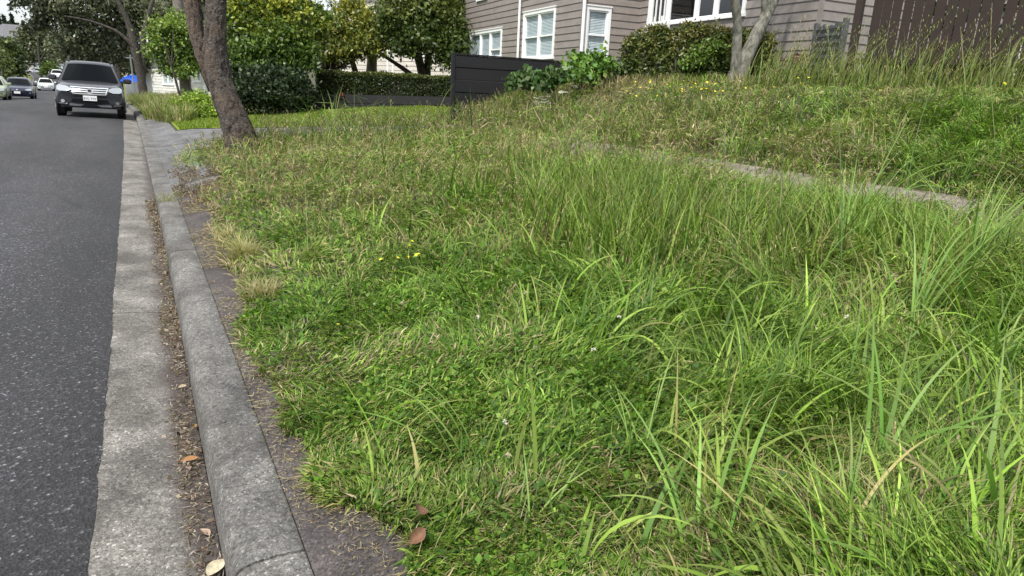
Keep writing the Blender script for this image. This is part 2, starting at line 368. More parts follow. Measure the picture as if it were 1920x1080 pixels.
# concrete apron of the driveway crossing, driveway, old asphalt strip behind the kerb, footpath
def lift(d): return lambda X, Y: ground(X, Y)+d
YA = np.concatenate([np.arange(10.2, 24.3, .2)])
def apron_z(X, Y):
    q = X-cx(Y); e = np.array([kerb_h(.3, .12, float(y)) for y in Y[:, 0]])[:, None] + zr(Y)
    g = ground(X, Y)+.014; t = sstep(q, .33, .9); return np.maximum(e*(1-t)+g*t, np.where(q > .35, g, -9))
grid_sheet('driveway_apron', [.332, .45, .6, .75, .9], YA, apron_z, M['drive'])
def dr_near(q): return 14.9-.17*(np.clip(q, .5, 7)-.5)
def dr_far(q): return np.where(q < 7, 19.7-.72*(np.clip(q, .9, 7)-.9), 16.75)
def warp_sheet(name, Ps, vs, Ya, Yb, d, mat):
    PP, VV = np.meshgrid(Ps, vs); YY = Ya(PP)*(1-VV)+Yb(PP)*VV; XX = PP+cx(YY); Z = ground(XX, YY)+d
    nP = len(Ps); i = np.arange(len(vs)-1)[:, None]*nP+np.arange(nP-1)[None]; F = np.stack([i, i+1, i+nP+1, i+nP], -1).reshape(-1, 4)
    o = mesh_np(name, np.stack([XX, YY, Z], -1).reshape(-1, 3), F, mat, smooth=True); o['kind'] = 'structure'; return o
warp_sheet('driveway', np.arange(.9, 7.01, .2), np.linspace(0, 1, 24), dr_near, dr_far, .02, M['drive'])
grid_sheet('verge_strip', [.332, .4, .5, .6, .75, .9, 1.05], np.arange(-3, 11, .12), lift(.012), M['strip'])
grid_sheet('footpath', [6.1, 6.4, 6.7, 7.0, 7.2], np.arange(-8, 14.9, .25), lift(.02), M['path'])

# ------------------------------------------------------------------ leaf / blade generators (numpy)
def blades(root, length, width, az, lean, bend, segs, col, tipcol=None, taper='grass', twist=None, wiggle=0):
    n_ = len(root); k = segs+1
    s = np.linspace(0, 1, k)[None]
    th = lean[:, None] + bend[:, None]*s**1.4             # angle from vertical
    dl = (length/segs)[:, None]
    azs = az[:, None] + (wiggle*np.sin(s*5+az[:, None]*7) if wiggle else 0*s)
    dx = np.sin(th)*np.sin(azs)*dl; dy = np.sin(th)*np.cos(azs)*dl; dz = np.cos(th)*dl
    def acc(a): 
        c_ = np.cumsum(a, 1); return np.concatenate([np.zeros((n_, 1)), c_[:, :-1]], 1)
    C_ = np.stack([acc(dx), acc(dy), acc(dz)], -1) + root[:, None, :]
    if taper == 'grass': wf = np.minimum(1, .55+s*1.6)*np.clip(1-s**2.6, .04, 1)
    elif taper == 'leaf': wf = np.sin(np.pi*np.clip(s*.93+.05, 0, 1))**.8 + .03
    else: wf = 1-.75*s
    tw = (twist if twist is not None else np.zeros(n_))[:, None]*s + (twist*.3 if twist is not None else 0*az)[:, None]
    sx = np.cos(azs); sy = -np.sin(azs)
    side = np.stack([sx*np.cos(tw), sy*np.cos(tw), np.sin(tw)], -1)
    hw = (width[:, None]*wf*.5)[..., None]
    V = np.stack([C_-side*hw, C_+side*hw], 2).reshape(n_, k*2, 3)
    b0 = (np.arange(n_)*k*2)[:, None, None]; j = (np.arange(segs)*2)[None, :, None]
    F = (b0+j+np.array([0, 1, 3, 2])[None, None]).reshape(-1, 4)
    c = np.repeat(col[:, None, :], k*2, 1)
    if tipcol is not None:
        tt = np.repeat(s, 2, 1).reshape(1, k*2, 1)
        c = c*(1-tt**2) + tipcol[:, None, :]*tt**2
    return V.reshape(-1, 3), F, c.reshape(-1, 3)
class Acc:
    def __init__(s): s.V = []; s.F = []; s.C = []; s.n = 0
    def add(s, t):
        V, F, C_ = t; s.V.append(V); s.F.append(F+s.n); s.C.append(C_); s.n += len(V)
    def build(s, name, mat, parent=None, smooth=True):
        return mesh_np(name, np.concatenate(s.V), [np.concatenate(s.F)], mat, parent, smooth=smooth, col=np.concatenate(s.C))
def pal(n_, cols, wts=None, jit=.18, g=rng):
    cols = np.array(cols, float); i = g.choice(len(cols), n_, p=wts); c = cols[i]
    return np.clip(c*(1+jit*g.standard_normal((n_, 1)))*(1+.05*g.standard_normal((n_, 3))), .004, 1)
def leafcloud(pts, size, col, g=rng, droop=0.3, aspect=.5):
    """kite shaped leaf, two triangles folded on the midrib as one quad strip"""
    n_ = len(pts)
    d = g.standard_normal((n_, 3)); d[:, 2] -= droop; d /= np.linalg.norm(d, axis=1)[:, None]
    r_ = g.standard_normal((n_, 3)); r_[:, 2] *= .6; s_ = np.cross(d, r_); s_ /= np.linalg.norm(s_, axis=1)[:, None]+1e-9
    nn = np.cross(d, s_)
    L_ = (size*(.6+.8*g.random(n_)))[:, None] if hasattr(size, '__len__') else (size*(.6+.8*g.random((n_, 1))))
    W_ = L_*aspect*.5
    A = pts; B = pts+d*L_*.5+s_*W_+nn*W_*.35; C2 = pts+d*L_; D = pts+d*L_*.5-s_*W_+nn*W_*.35
    V = np.stack([A, B, C2, D], 1).reshape(-1, 3); i = np.arange(n_)[:, None]*4
    F = np.concatenate([i+np.array([[0, 1, 2, 3]])])
    return V, F, np.repeat(col, 4, 0)
def crown_pts(blobs, n_, clump=.35, per=30, shell=.55, g=rng):
    """leaf positions in clumps through the crown, denser towards the outside"""
    bl = np.array(blobs, float); vol = bl[:, 3]*bl[:, 4]*bl[:, 5]; pr = vol**.75; pr /= pr.sum()
    nc = max(4, n_//per); bi = g.choice(len(bl), nc, p=pr)
    u = g.standard_normal((nc, 3)); u /= np.linalg.norm(u, axis=1)[:, None]
    rr = shell+(1-shell)*g.random(nc)**.6; rr *= np.where(g.random(nc) < .25, g.random(nc), 1)
    rr *= 1+.16*g.standard_normal(nc)
    c = bl[bi, :3]+u*bl[bi, 3:6]*rr[:, None]
    k = g.integers(0, nc, n_); 
    tone = g.random(nc)
    cl = clump*(.5+g.random(nc))
    return c[k]+g.standard_normal((n_, 3))*cl[k][:, None]*np.array([.55, .55, .38]), tone[k]
def crown(name, blobs, n_, size, cols, parent, clump=.35, per=30, shell=.55, mat='leaf', wts=None, droop=.3, aspect=.5, top=None, g=rng):
    p, tone = crown_pts(blobs, n_, clump, per, shell, g)
    c = pal(n_, cols, wts, .2, g)*(.75+.5*tone[:, None])
    if top is not None:      # second colour at clump scale, stronger towards the top
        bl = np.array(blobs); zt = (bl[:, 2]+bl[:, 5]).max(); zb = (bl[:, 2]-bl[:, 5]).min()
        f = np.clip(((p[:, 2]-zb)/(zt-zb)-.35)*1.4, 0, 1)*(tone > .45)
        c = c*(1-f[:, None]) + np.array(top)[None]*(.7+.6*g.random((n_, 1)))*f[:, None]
    V, F, C_ = leafcloud(p, size, c, g, droop, aspect)
    return mesh_np(name, V, [F], M[mat], parent, smooth=False, col=C_)
def limb(mb, pts, rad, n=8, g=random):
    """smooth, slightly crooked branch"""
    P = [Vector(tuple(map(float, p))) for p in pts]; out_ = []; rr = []
    for i in range(len(P)-1):
        a = P[max(i-1, 0)]; b_ = P[i]; c = P[i+1]; d = P[min(i+2, len(P)-1)]
        for k in range(5):
            t = k/5; q = .5*((2*b_)+(-a+c)*t+(2*a-5*b_+4*c-d)*t*t+(-a+3*b_-3*c+d)*t**3)
            out_.append(q); rr.append((rad[i]*(1-t)+rad[i+1]*t)*(1+g.uniform(-.06, .06)))
    out_.append(P[-1]); rr.append(rad[-1]); mb.tube(out_, rr, n); return mb
# ------------------------------------------------------------------ weatherboard house
HA = R(3.1); ha = np.array([math.sin(HA), math.cos(HA)]); hn = np.array([math.cos(HA), -math.sin(HA)])
def H(s, d, z): p = ha*s+hn*d; return (p[0], p[1], z)
def clad(mb, f, L_, z0, z1, holes, cover=.2, ph=0.):
    """f(u, off, z) -> point; boards lap outward at their lower edge"""
    zs = []; z = z0
    while z < z1-1e-4: zs.append((z, min(z+cover, z1))); z += cover
    cuts = sorted({h[2] for h in holes} | {h[3] for h in holes})
    for a, b_ in zs:
        zz = [a]+[c for c in cuts if a+.004 < c < b_-.004]+[b_]
        for i in range(len(zz)-1):
            p, q = zz[i], zz[i+1]; mid = (p+q)/2
            iv = [(0, L_)]
            for (u0, u1, h0, h1) in holes:
                if h0 < mid < h1: 
                    iv = [x for c, d in iv for x in ((c, min(d, u0)), (max(c, u1), d)) if x[1]-x[0] > .001]
            op = .024-.02*(p-a)/cover; oq = .024-.02*(q-a)/cover
            for c, d in iv:
                n_ = max(1, int((d-c)/1.2))
                for k in range(n_):
                    e, g_ = c+(d-c)*k/n_, c+(d-c)*(k+1)/n_
                    mb.quad(f(e, op, p), f(g_, op, p), f(g_, oq, q), f(e, oq, q))
                    if i == 0: mb.quad(f(e, 0, p), f(g_, 0, p), f(g_, op, p), f(e, op, p))
def fbox(mb, f, u0, u1, o0, o1, z0, z1):
    P = [f(u, o, z) for z in (z0, z1) for u, o in ((u0, o1), (u1, o1), (u1, o0), (u0, o0))]
    mb.add(P, [(3,2,1,0),(4,5,6,7),(0,1,5,4),(1,2,6,5),(2,3,7,6),(3,0,4,7)])
def window(par, f, u0, u1, z0, z1, cols, rails=None, blind='slats', label=None, name='window', vis=True):
    """cols: list of fractional mullion positions; rails: per light, fraction height of the meeting rail or None"""
    mb = MB(); T = .1
    fbox(mb, f, u0, u1, -.06, .045, z1-T, z1); fbox(mb, f, u0-.03, u1+.03, -.06, .075, z0, z0+T*.8)
    fbox(mb, f, u0, u0+T, -.06, .043, z0+T*.8, z1-T); fbox(mb, f, u1-T, u1, -.06, .043, z0+T*.8, z1-T)
    fbox(mb, f, u0-.02, u1+.02, .0, .065, z1, z1+.03)
    a, b_ = u0+T, u1-T; xs = [a]+[a+(b_-a)*c for c in cols]+[b_]
    for c in xs[1:-1]: fbox(mb, f, c-.035, c+.035, -.06, .03, z0+T*.8, z1-T)
    for i in range(len(xs)-1):
        c, d = xs[i]+(.035 if i else 0), xs[i+1]-(.035 if i < len(xs)-2 else 0); zz0, zz1 = z0+T*.8, z1-T; sw = .045
        fbox(mb, f, c, c+sw, -.05, .012, zz0, zz1); fbox(mb, f, d-sw, d, -.05, .012, zz0, zz1)
        fbox(mb, f, c+sw, d-sw, -.05, .012, zz0, zz0+sw); fbox(mb, f, c+sw, d-sw, -.05, .012, zz1-sw, zz1)
        if rails and rails[i]:
            zm = zz0+(zz1-zz0)*rails[i]; fbox(mb, f, c+sw, d-sw, -.052, .018, zm-.025, zm+.025)
    wo = mb.build(name, M['white'], par)
    if label: wo['label'] = label
    g_ = MB(); g_.quad(f(u0+T, -.03, z0+T*.8), f(u1-T, -.03, z0+T*.8), f(u1-T, -.03, z1-T), f(u0+T, -.03, z1-T)); g_.build('pane', M['glass'], wo)
    if blind:
        s_ = MB()
        if blind == 'slats':
            z = z0+T
            while z < z1-T: s_.quad(f(u0+T, -.052, z), f(u1-T, -.052, z), f(u1-T, -.068, z+.04), f(u0+T, -.068, z+.04)); z += .042
        else: s_.quad(f(u0+T, -.1, z0+T*blind_h), f(u1-T, -.1, z0+T*blind_h), f(u1-T, -.1, z1-T), f(u0+T, -.1, z1-T))
        s_.build('blind', M['blind'], wo)
    d_ = MB(); fbox(d_, f, u0+.02, u1-.02, -1.2, -.13, z0+.02, z1-.02)
    if not blind:
        d_ = MB(); p = [(u0+.02, -.065, z0+.02), (u1-.02, -.065, z0+.02), (u1-.02, -1.2, z0+.02), (u0+.02, -1.2, z0+.02), (u0+.02, -.065, z1-.02), (u1-.02, -.065, z1-.02), (u1-.02, -1.2, z1-.02), (u0+.02, -1.2, z1-.02)]
        d_.add([f(*x) for x in p], [(0,1,2,3),(7,6,5,4),(1,5,6,2),(2,6,7,3),(3,7,4,0)])
    d_.build('room_interior', M['dark_in'], wo)
    return wo
blind_h = .8
S0, S1, S2 = 11.4, 18.1, 27.75; D0, D1 = 12.35, 10.44; ZT = 6.4; ZB = 2.32
house = thing('weatherboard_house', 'taupe weatherboard house with white framed windows on top of the grassy bank', 'house', H(S0, D0, 1.8))
fm = lambda u, o, z: H(S1-u, D0-o, z)              # main wall facing the street, u from the inner corner
fs = lambda u, o, z: H(S1-o, D1+u, z)              # side of the projecting bay
fb = lambda u, o, z: H(S2-u, D1-o, z)              # bay front
fe = lambda u, o, z: H(S0-o, D0+u, z)              # end wall towards the paling fence
w4 = (.48, 4.45, 3.55, 5.15); w3 = (.03+.04, .87+.05, 2.52, 4.03); w2 = (S2-21.98, S2-19.72, 2.62, 4.13); w1 = (S2-26.9, S2-23.72, 2.72, 3.78); w0 = (S2-26.2, S2-25.2, 4.86, 6.0)
for f, L_, holes, nm in ((fm, S1-S0, [w4], 'wall'), (fs, D0-D1, [w3], 'wall'), (fb, S2-S1, [w2, w1, w0], 'wall'), (fe, 7., [], 'wall')):
    mb = MB(); clad(mb, f, L_, ZB, ZT, holes); mb.build(nm, M['board'], house)
mb = MB()
for f, L_ in ((fm, S1-S0), (fs, D0-D1), (fb, S2-S1), (fe, 7.)): fbox(mb, f, 0, L_, -.1, -.03, .6, ZB-.004)
mb.build('foundation', M['found'], house)
for f, u in ((fb, S2-S1), (fm, S1-S0), (fb, 0)):
    mb = MB(); fbox(mb, f, u-.05, u+.028, -.05, .034, ZB, ZT); mb.build('corner_board', M['board'], house)
window(house, fm, *w4, [.21, .235+.3, .235+.36+.14], blind=None, label='wide white window with four narrow bars on its left')
mb = MB()   # vertical bars in front of the left light
for k in range(4): fbox(mb, fm, w4[0]+.32+k*.2, w4[0]+.35+k*.2, -.02, .02, w4[2]+.1, w4[3]-.1)
mb.build('window_bars', M['white'], house)
window(house, fs, *w3, [], [.5], label='tall white sash window with drawn blind')
window(house, fb, *w2, [.5], [.48, .48], label='white pair of sash windows with slatted blinds')
window(house, fb, *w1, [.34, .66], [None, None, .3], label='white triple window above the black fence')
window(house, fb, *w0, [.5], None, label='upper white window')
mb = MB()
mb.tube([H(S2-5.57-.0, D1-.09, 1.0), H(S2-5.57, D1-.09, ZT)], .042, 10); mb.build('downpipe', M['white'], house, smooth=True)
mb = MB(); mb.tube([H(S1-.02-.08, D1+.0-.03, 1.0), H(S1-.1, D1-.03, ZT)], .05, 10); mb.build('downpipe', M['white'], house, smooth=True)
mb = MB()
for a, b_ in (((S0-.5, D0-.5), (S1, 19.)), ((S1, D1-.5), (S2+.5, 19.))):
    c = [(a[0], a[1]), (b_[0], a[1]), (b_[0], b_[1]), (a[0], b_[1])]; r0 = ((a[0]+2.5), (a[1]+b_[1])/2); r1 = (b_[0]-2.5, (a[1]+b_[1])/2)
    mb.add([H(*x, ZT+.02) for x in c]+[H(*r0, ZT+2), H(*r1, ZT+2)], [(0, 1, 5, 4), (2, 3, 4, 5), (3, 0, 4), (1, 2, 5), (3, 2, 1, 0)])
mb.build('roof', M['roof'], house)
# back faces to stop light through the house
mb = MB(); mb.quad(H(S0+.2, 19, .8), H(S2-.2, 19, .8), H(S2-.2, 19, ZT), H(S0+.2, 19, ZT)); mb.quad(H(S2, D1, .8), H(S2, 19, .8), H(S2, 19, ZT), H(S2, D1, ZT)); mb.build('wall', M['board'], house)
# white stake rail in front of the wide window
rail = thing('white_stakes', 'four slim white stakes standing behind the clipped hedge below the wide window', 'stakes', H(16.6, D0-.35, 1.9))
for k in range(4):
    mb = MB(); p = H(17.15-k*.33, D0-.35, 0); mb.bar((p[0], p[1], 1.9), (p[0], p[1], 3.75), .05, .03); mb.build('stake', M['white'], rail)

# ------------------------------------------------------------------ black board fence
bf = thing('board_fence', 'black horizontal board fence holding the end of the grassy bank', 'fence', (7.05, FENCE_Y, .5))
x0, x1, zt = 7.09, 11.2, 2.40
mb = MB()
for k in range(6):
    z1 = zt-k*.3; mb.box(((x0+x1)/2, FENCE_Y+(.007 if k % 2 else -.007), z1-.148), (x1-x0, .045, .2994), 0, .011)
mb.build('board', M['black_timber'], bf)
for xx in (7.045, 9.2):
    mb = MB(); 
    if xx < 8: mb.box((xx, FENCE_Y, 1.35), (.09, .09, 2.2), 0, .006)
    else: mb.box((xx, FENCE_Y+.07, 1.35), (.09, .09, 2.0), 0, .006)
    mb.build('post', M['black_timber'], bf)
mb = MB(); mb.box(((x0+x1)/2, FENCE_Y, zt+.021), (x1-x0, .09, .03)); mb.build('cap_rail', M['black_timber'], bf)
# ------------------------------------------------------------------ black planter wall + clipped hedge on the neighbour's lawn
pA = at_depth(592, 207, 25.2); pB = at_depth(868, 207, 25.0)
pl_ang = math.atan2(pB[1]-pA[1], pB[0]-pA[0]); pl_len = float(np.hypot(*(pB-pA)[:2]))
def PW(u, o, z): return (pA[0]+math.cos(pl_ang)*u-math.sin(pl_ang)*o, pA[1]+math.sin(pl_ang)*u+math.cos(pl_ang)*o, z)
pl = thing('retaining_wall', 'low black two-board retaining wall below the long clipped hedge', 'wall', PW(0, 0, .5))
pz = float(at_depth(600, 176, 25.2)[2]); pz2 = float(at_depth(840, 181, 25)[2])
mb = MB()
for k in range(3):
    zt0 = pz-k*.32; f = lambda u, o, z: PW(u, o, z)
    P = [f(u, o, (zt0 if u == 0 else zt0-(pz-pz2))-dz) for dz in (.3, 0) for u, o in ((0, -.03), (pl_len, -.03), (pl_len, .03), (0, .03))]
    mb.add(P, [(3,2,1,0),(4,5,6,7),(0,1,5,4),(1,2,6,5),(2,3,7,6),(3,0,4,7)])
mb.build('board', M['black_timber'], pl)
for u in (-.06, pl_len*.5):
    mb = MB(); p = PW(u, .08 if u > 0 else 0, pz-.5); mb.box(p, (.1, .1, 1.0), pl_ang); mb.build('post', M['black_timber'], pl)
# stuff inside the planter: a soil bed behind the wall
def hedge_cloud(f, L_, D_, z0, z1, n_, size, cols, top, g=rng, wob=.06):
    """leaves on the faces of a box hedge, f(u,o,z)"""
    areas = np.array([L_*(z1-z0), L_*D_, D_*(z1-z0)*2, L_*(z1-z0)*.5]); k = g.choice(4, n_, p=areas/areas.sum())
    u = g.random(n_)*L_; o = g.random(n_)*D_; z = z0+g.random(n_)*(z1-z0); dep_ = np.abs(g.standard_normal(n_))*.07
    o = np.where(k == 0, dep_, o); z = np.where(k == 1, z1-dep_, z); o = np.where(k == 3, D_-dep_, o)
    u = np.where(k == 2, np.where(g.random(n_) < .5, dep_, L_-dep_), u)
    lump = (fbm(u*1.7, z*2.2+o, 9)-.5)*wob*4
    o = np.where(k == 0, o-lump, o); z = np.where(k == 1, z+lump*.8, z)
    P = np.array([f(a, b_, c) for a, b_, c in zip(u, o, z)])
    c = pal(n_, cols, None, .25, g)*(.7+.6*fbm(u*2.5, z*3, 5)[:, None])
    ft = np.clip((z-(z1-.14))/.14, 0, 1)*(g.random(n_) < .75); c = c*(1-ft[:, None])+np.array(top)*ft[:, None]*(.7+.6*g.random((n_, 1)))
    return P, c
he = thing('clipped_hedge', 'long dark green box-clipped hedge on top of the black retaining wall', 'hedge', PW(0, .5, pz))
hz = float(at_depth(700, 137, 25)[2])
P, c = hedge_cloud(lambda u, o, z: PW(u+.0, o+.12, z), pl_len, .9, pz-.1, hz, 42000, .07, [(.03, .05, .012), (.02, .036, .01), (.045, .065, .015)], (.12, .14, .03))
V, F, C_ = leafcloud(P, .07, c, rng, 0, .5); mesh_np('foliage', V, [F], M['leaf'], he, col=C_)
mb = MB(); P = [PW(u, o, z) for z in (pz-.3, hz-.1) for u, o in ((.1, .22), (pl_len-.1, .22), (pl_len-.1, .9), (.1, .9))]; mb.add(P, [(3,2,1,0),(4,5,6,7),(0,1,5,4),(1,2,6,5),(2,3,7,6),(3,0,4,7)]); mb.build('stems', M['bark_dark'], he)  # solid dark core box, standing in for the shade inside the hedge
# rusty fallen frond / red plant on the wall
rp_ = thing('red_leaved_plant', 'small rusty red leafed plant hanging over the black retaining wall', 'plant', at_depth(640, 178, 25.1))
a_ = Acc(); n_ = 12; r0 = np.repeat(np.array([at_depth(642, 180, 24.95)]), n_, 0)+rng.standard_normal((n_, 3))*.05
a_.add(blades(r0,   .1+.14*rng.random(n_), .05+.03*rng.random(n_), rng.random(n_)*6.3, .3+rng.random(n_), 1+rng.random(n_), 4, pal(n_, [(.14, .05, .03), (.2, .1, .06), (.1, .03, .02)]), taper='leaf')); a_.build('leaves', M['leaf'], rp_)

# ------------------------------------------------------------------ paling fence, post, slat gate, on the right
pf = thing('paling_fence', 'tall dark brown paling fence leaning over the long grass', 'fence', (11.9, 8.3, 1.9))
q0 = np.array([11.46, 8.72]); q1 = np.array([13.7, 1.4]); dq = (q1-q0)/np.linalg.norm(q1-q0); nq = np.array([dq[1], -dq[0]]); LQ = float(np.linalg.norm(q1-q0))
k = 0; u = .28
while u < LQ:
    w_ = random.uniform(.142, .15); 
    c = q0+dq*(u+w_/2); zb_ = float(ground(c[0], c[1]))
    mb = MB(); lean = random.uniform(-.004, .004); t0 = 3.95+random.uniform(-.02, .02)
    P = [];
    for z in (zb_-.05, t0):
        for uu, oo in ((0, -.01), (w_, -.01), (w_, .01), (0, .01)):
            p = q0+dq*(u+uu+lean*(z-1.9))+nq*(oo+random.uniform(0, .002)); P.append((p[0], p[1], z))
    mb.add(P, [(3,2,1,0),(4,5,6,7),(0,1,5,4),(1,2,6,5),(2,3,7,6),(3,0,4,7)]); mb.build('paling', M['paling'], pf)
    u += w_+random.uniform(.012, .026)
for z in (2.35, 3.6):
    mb = MB(); a = q0+nq*-.05*-1; b_ = q1+nq*.05; mb.bar((a[0], a[1], z), (b_[0], b_[1], z-.05), .05, .1); mb.build('rail', M['paling'], pf)
for uu in (.05, 3.0, 5.9):
    mb = MB(); p = q0+dq*uu+nq*(.0 if uu < 1 else .12); mb.box((p[0], p[1], 2.9), (.12, .12, 2.4), math.atan2(dq[1], dq[0])); mb.build('post', M['paling'], pf)
ga = thing('slat_gate', 'grey wire and slat side gate between house corner and brown paling fence', 'gate', (11.95, 9.75, 1.9))
g0 = np.array([11.88, 9.86]); g1 = np.array([11.46, 8.88]); dg = (g1-g0)/np.linalg.norm(g1-g0); LG = float(np.linalg.norm(g1-g0)); gang = math.atan2(dg[1], dg[0])
for uu in (0, LG-.02): mb = MB(); p = g0+dg*uu; mb.box((p[0], p[1], 2.35), (.085, .085, 1.5), gang); mb.build('gate_post', M['gatewood'], ga)
mb = MB(); u = .06
while u < LG-.08:
    w_ = .075; P = []
    for z in (1.95, 3.0+random.uniform(0, .07)):
        for uu, oo in ((0, -.008), (w_, -.008), (w_, .008), (0, .008)): p = g0+dg*(u+uu)+np.array([dg[1], -dg[0]])*oo; P.append((p[0], p[1], z))
    mb.add(P, [(3,2,1,0),(4,5,6,7),(0,1,5,4),(1,2,6,5),(2,3,7,6),(3,0,4,7)]); u += w_+.014
mb.build('slats', M['gatewood'], ga)
mb = MB()
for k in range(8):
    z = 2.05+k*.13; o = np.array([dg[1], -dg[0]])*-.02; o = -o if (o @ np.array([-1, 0])) < 0 else o
    a = g0+dg*.04+o; b_ = g1+o; mb.tube([(a[0], a[1], z), (b_[0], b_[1], z-.02)], .008, 6)
mb.build('wire_mesh', M['black_timber'], ga)

# ------------------------------------------------------------------ neighbour's pale house behind the garden trees
nh = thing('pale_house', 'pale weatherboard house half hidden behind the dark garden trees', 'house', at_depth(760, 140, 36))
nA = at_depth(640, 140, 37); nB = at_depth(905, 140, 32); nd = (nB-nA)[:2]; nL = float(np.linalg.norm(nd)); nd = nd/nL; nn_ = np.array([nd[1], -nd[0]])
zb_ = .9
fN = lambda u, o, z: (nA[0]+nd[0]*u+nn_[0]*o, nA[1]+nd[1]*u+nn_[1]*o, z)
wn = (nL*.55, nL*.55+1.2, zb_+2.2, zb_+3.6); wn2 = (nL*.12, nL*.12+1.0, zb_+2.2, zb_+3.4)
mb = MB(); clad(mb, fN, nL, zb_, zb_+5.6, [wn, wn2], .22); mb.build('wall', M['board_pale'], nh)
window(nh, fN, *wn, [.5]); window(nh, fN, *wn2, [])
for k_ in (nL*.36, nL*.375+.22): mb = MB(); fbox(mb, fN, k_, k_+.1, .0, .06, zb_, zb_+5.6); mb.build('corner_board', M['white'], nh)
mb = MB(); c = [(-.5, .6), (nL+.5, .6), (nL+.5, -8), (-.5, -8)]; mb.add([fN(u, o, zb_+5.6) for u, o in c]+[fN(2.5, -3.7, zb_+7.6), fN(nL-2.5, -3.7, zb_+7.6)], [(0,1,5,4),(2,3,4,5),(3,0,4),(1,2,5),(3,2,1,0)]); mb.build('roof', M['roof'], nh)
# white house far behind the street trees
wh = thing('white_house', 'white house glimpsed between street trees behind the blue umbrella', 'house', at_depth(330, 165, 50))
nA = at_depth(236, 165, 54); nB = at_depth(425, 165, 44); nd = (nB-nA)[:2]; nL = float(np.linalg.norm(nd)); nd = nd/nL; nn_ = np.array([nd[1], -nd[0]])
zb_ = float(nA[2])-.6; fW = lambda u, o, z: (nA[0]+nd[0]*u+nn_[0]*o, nA[1]+nd[1]*u+nn_[1]*o, z)
ws = [(nL*.1, nL*.1+1.6, zb_+1.3, zb_+2.5), (nL*.42, nL*.42+1.8, zb_+1.0, zb_+2.5), (nL*.72, nL*.72+1.2, zb_+1.3, zb_+2.5)]
M['white_board'] = board('white_weatherboard', (.62, .62, .6))
mb = MB(); clad(mb, fW, nL, zb_, zb_+3.0, ws, .2); mb.build('wall', M['white_board'], wh)
for q in ws: window(wh, fW, *q, [.5])
mb = MB(); c = [(-.5, .6), (nL+.5, .6), (nL+.5, -8), (-.5, -8)]; mb.add([fW(u, o, zb_+3.0) for u, o in c]+[fW(2.5, -3.7, zb_+4.8), fW(nL-2.5, -3.7, zb_+4.8)], [(0,1,5,4),(2,3,4,5),(3,0,4),(1,2,5),(3,2,1,0)]); mb.build('roof', M['roof'], wh)
# distant house with hipped roof on the left
def hip_house(name, label, x, y, t, w_, d_, hw, hr, wall, rz=.2, win=True):
    p = at_depth(x, y, t); h = thing(name, label, 'house', p)
    def f(a, b_, z): return (p[0]+a*math.cos(rz)-b_*math.sin(rz), p[1]+a*math.sin(rz)+b_*math.cos(rz), p[2]+z)
    ff = lambda u, o, z: f(u-w_/2, -d_/2-o, z)
    wl = [(w_*.15, w_*.15+1.6, 1, 2.2), (w_*.6, w_*.6+1.6, 1, 2.2)] if win else []
    mb = MB(); clad(mb, ff, w_, 0, hw, wl, .25); mb.quad(f(w_/2, -d_/2, 0), f(w_/2, d_/2, 0), f(w_/2, d_/2, hw), f(w_/2, -d_/2, hw)); mb.quad(f(-w_/2, d_/2, 0), f(-w_/2, -d_/2, 0), f(-w_/2, -d_/2, hw), f(-w_/2, d_/2, hw)); mb.build('wall', wall, h)
    for q in wl: window(h, ff, *q, [.5])
    e = .5; mb = MB(); mb.add([f(-w_/2-e, -d_/2-e, hw), f(w_/2+e, -d_/2-e, hw), f(w_/2+e, d_/2+e, hw), f(-w_/2-e, d_/2+e, hw), f(-w_/2+d_/2, 0, hw+hr), f(w_/2-d_/2, 0, hw+hr)], [(0,1,5,4),(2,3,4,5),(3,0,4),(1,2,5),(3,2,1,0)]); mb.build('roof', M['roof'], h)
    return h
hip_house('hipped_roof_house', 'distant house with grey hipped roof beyond the rounded hedge tree', 38, 128, 150, 13, 9, 6.0, 3.0, M['board_pale'])
hip_house('small_grey_house', 'small grey house behind the low bush at the end of the street', 100, 140, 150, 9, 7, 3.2, 2.0, M['board_pale'], .1)
# ------------------------------------------------------------------ cars
def paint(name, col, metal=.6, rough=.3): return simple(name, col, rough, metal=metal, coat=.5)
M['p_grey'] = paint('dark_grey_paint', (.045, .048, .058)); M['p_blue'] = paint('navy_paint', (.018, .024, .05), .3); M['p_white'] = paint('white_car_paint', (.6, .66, .64), 0, .35); M['p_silver'] = paint('silver_paint', (.5, .52, .56), .5); M['p_green'] = paint('pale_green_paint', (.3, .36, .2), .2)
M['carglass'] = simple('tinted_car_glass', (.004, .005, .006), .1, spec=.08); M['tyre'] = simple('tyre_rubber', (.012, .012, .013), .85); M['plastic'] = simple('black_plastic', (.012, .012, .014), .5)
M['chrome'] = simple('chrome', (.62, .64, .66), .28, metal=.55); M['lens'] = simple('headlight_lens', (.36, .39, .42), .2, metal=.35, coat=1); M['plate'] = simple('plate_white', (.7, .72, .74), .4); M['ink'] = simple('plate_ink', (.02, .025, .03), .6)
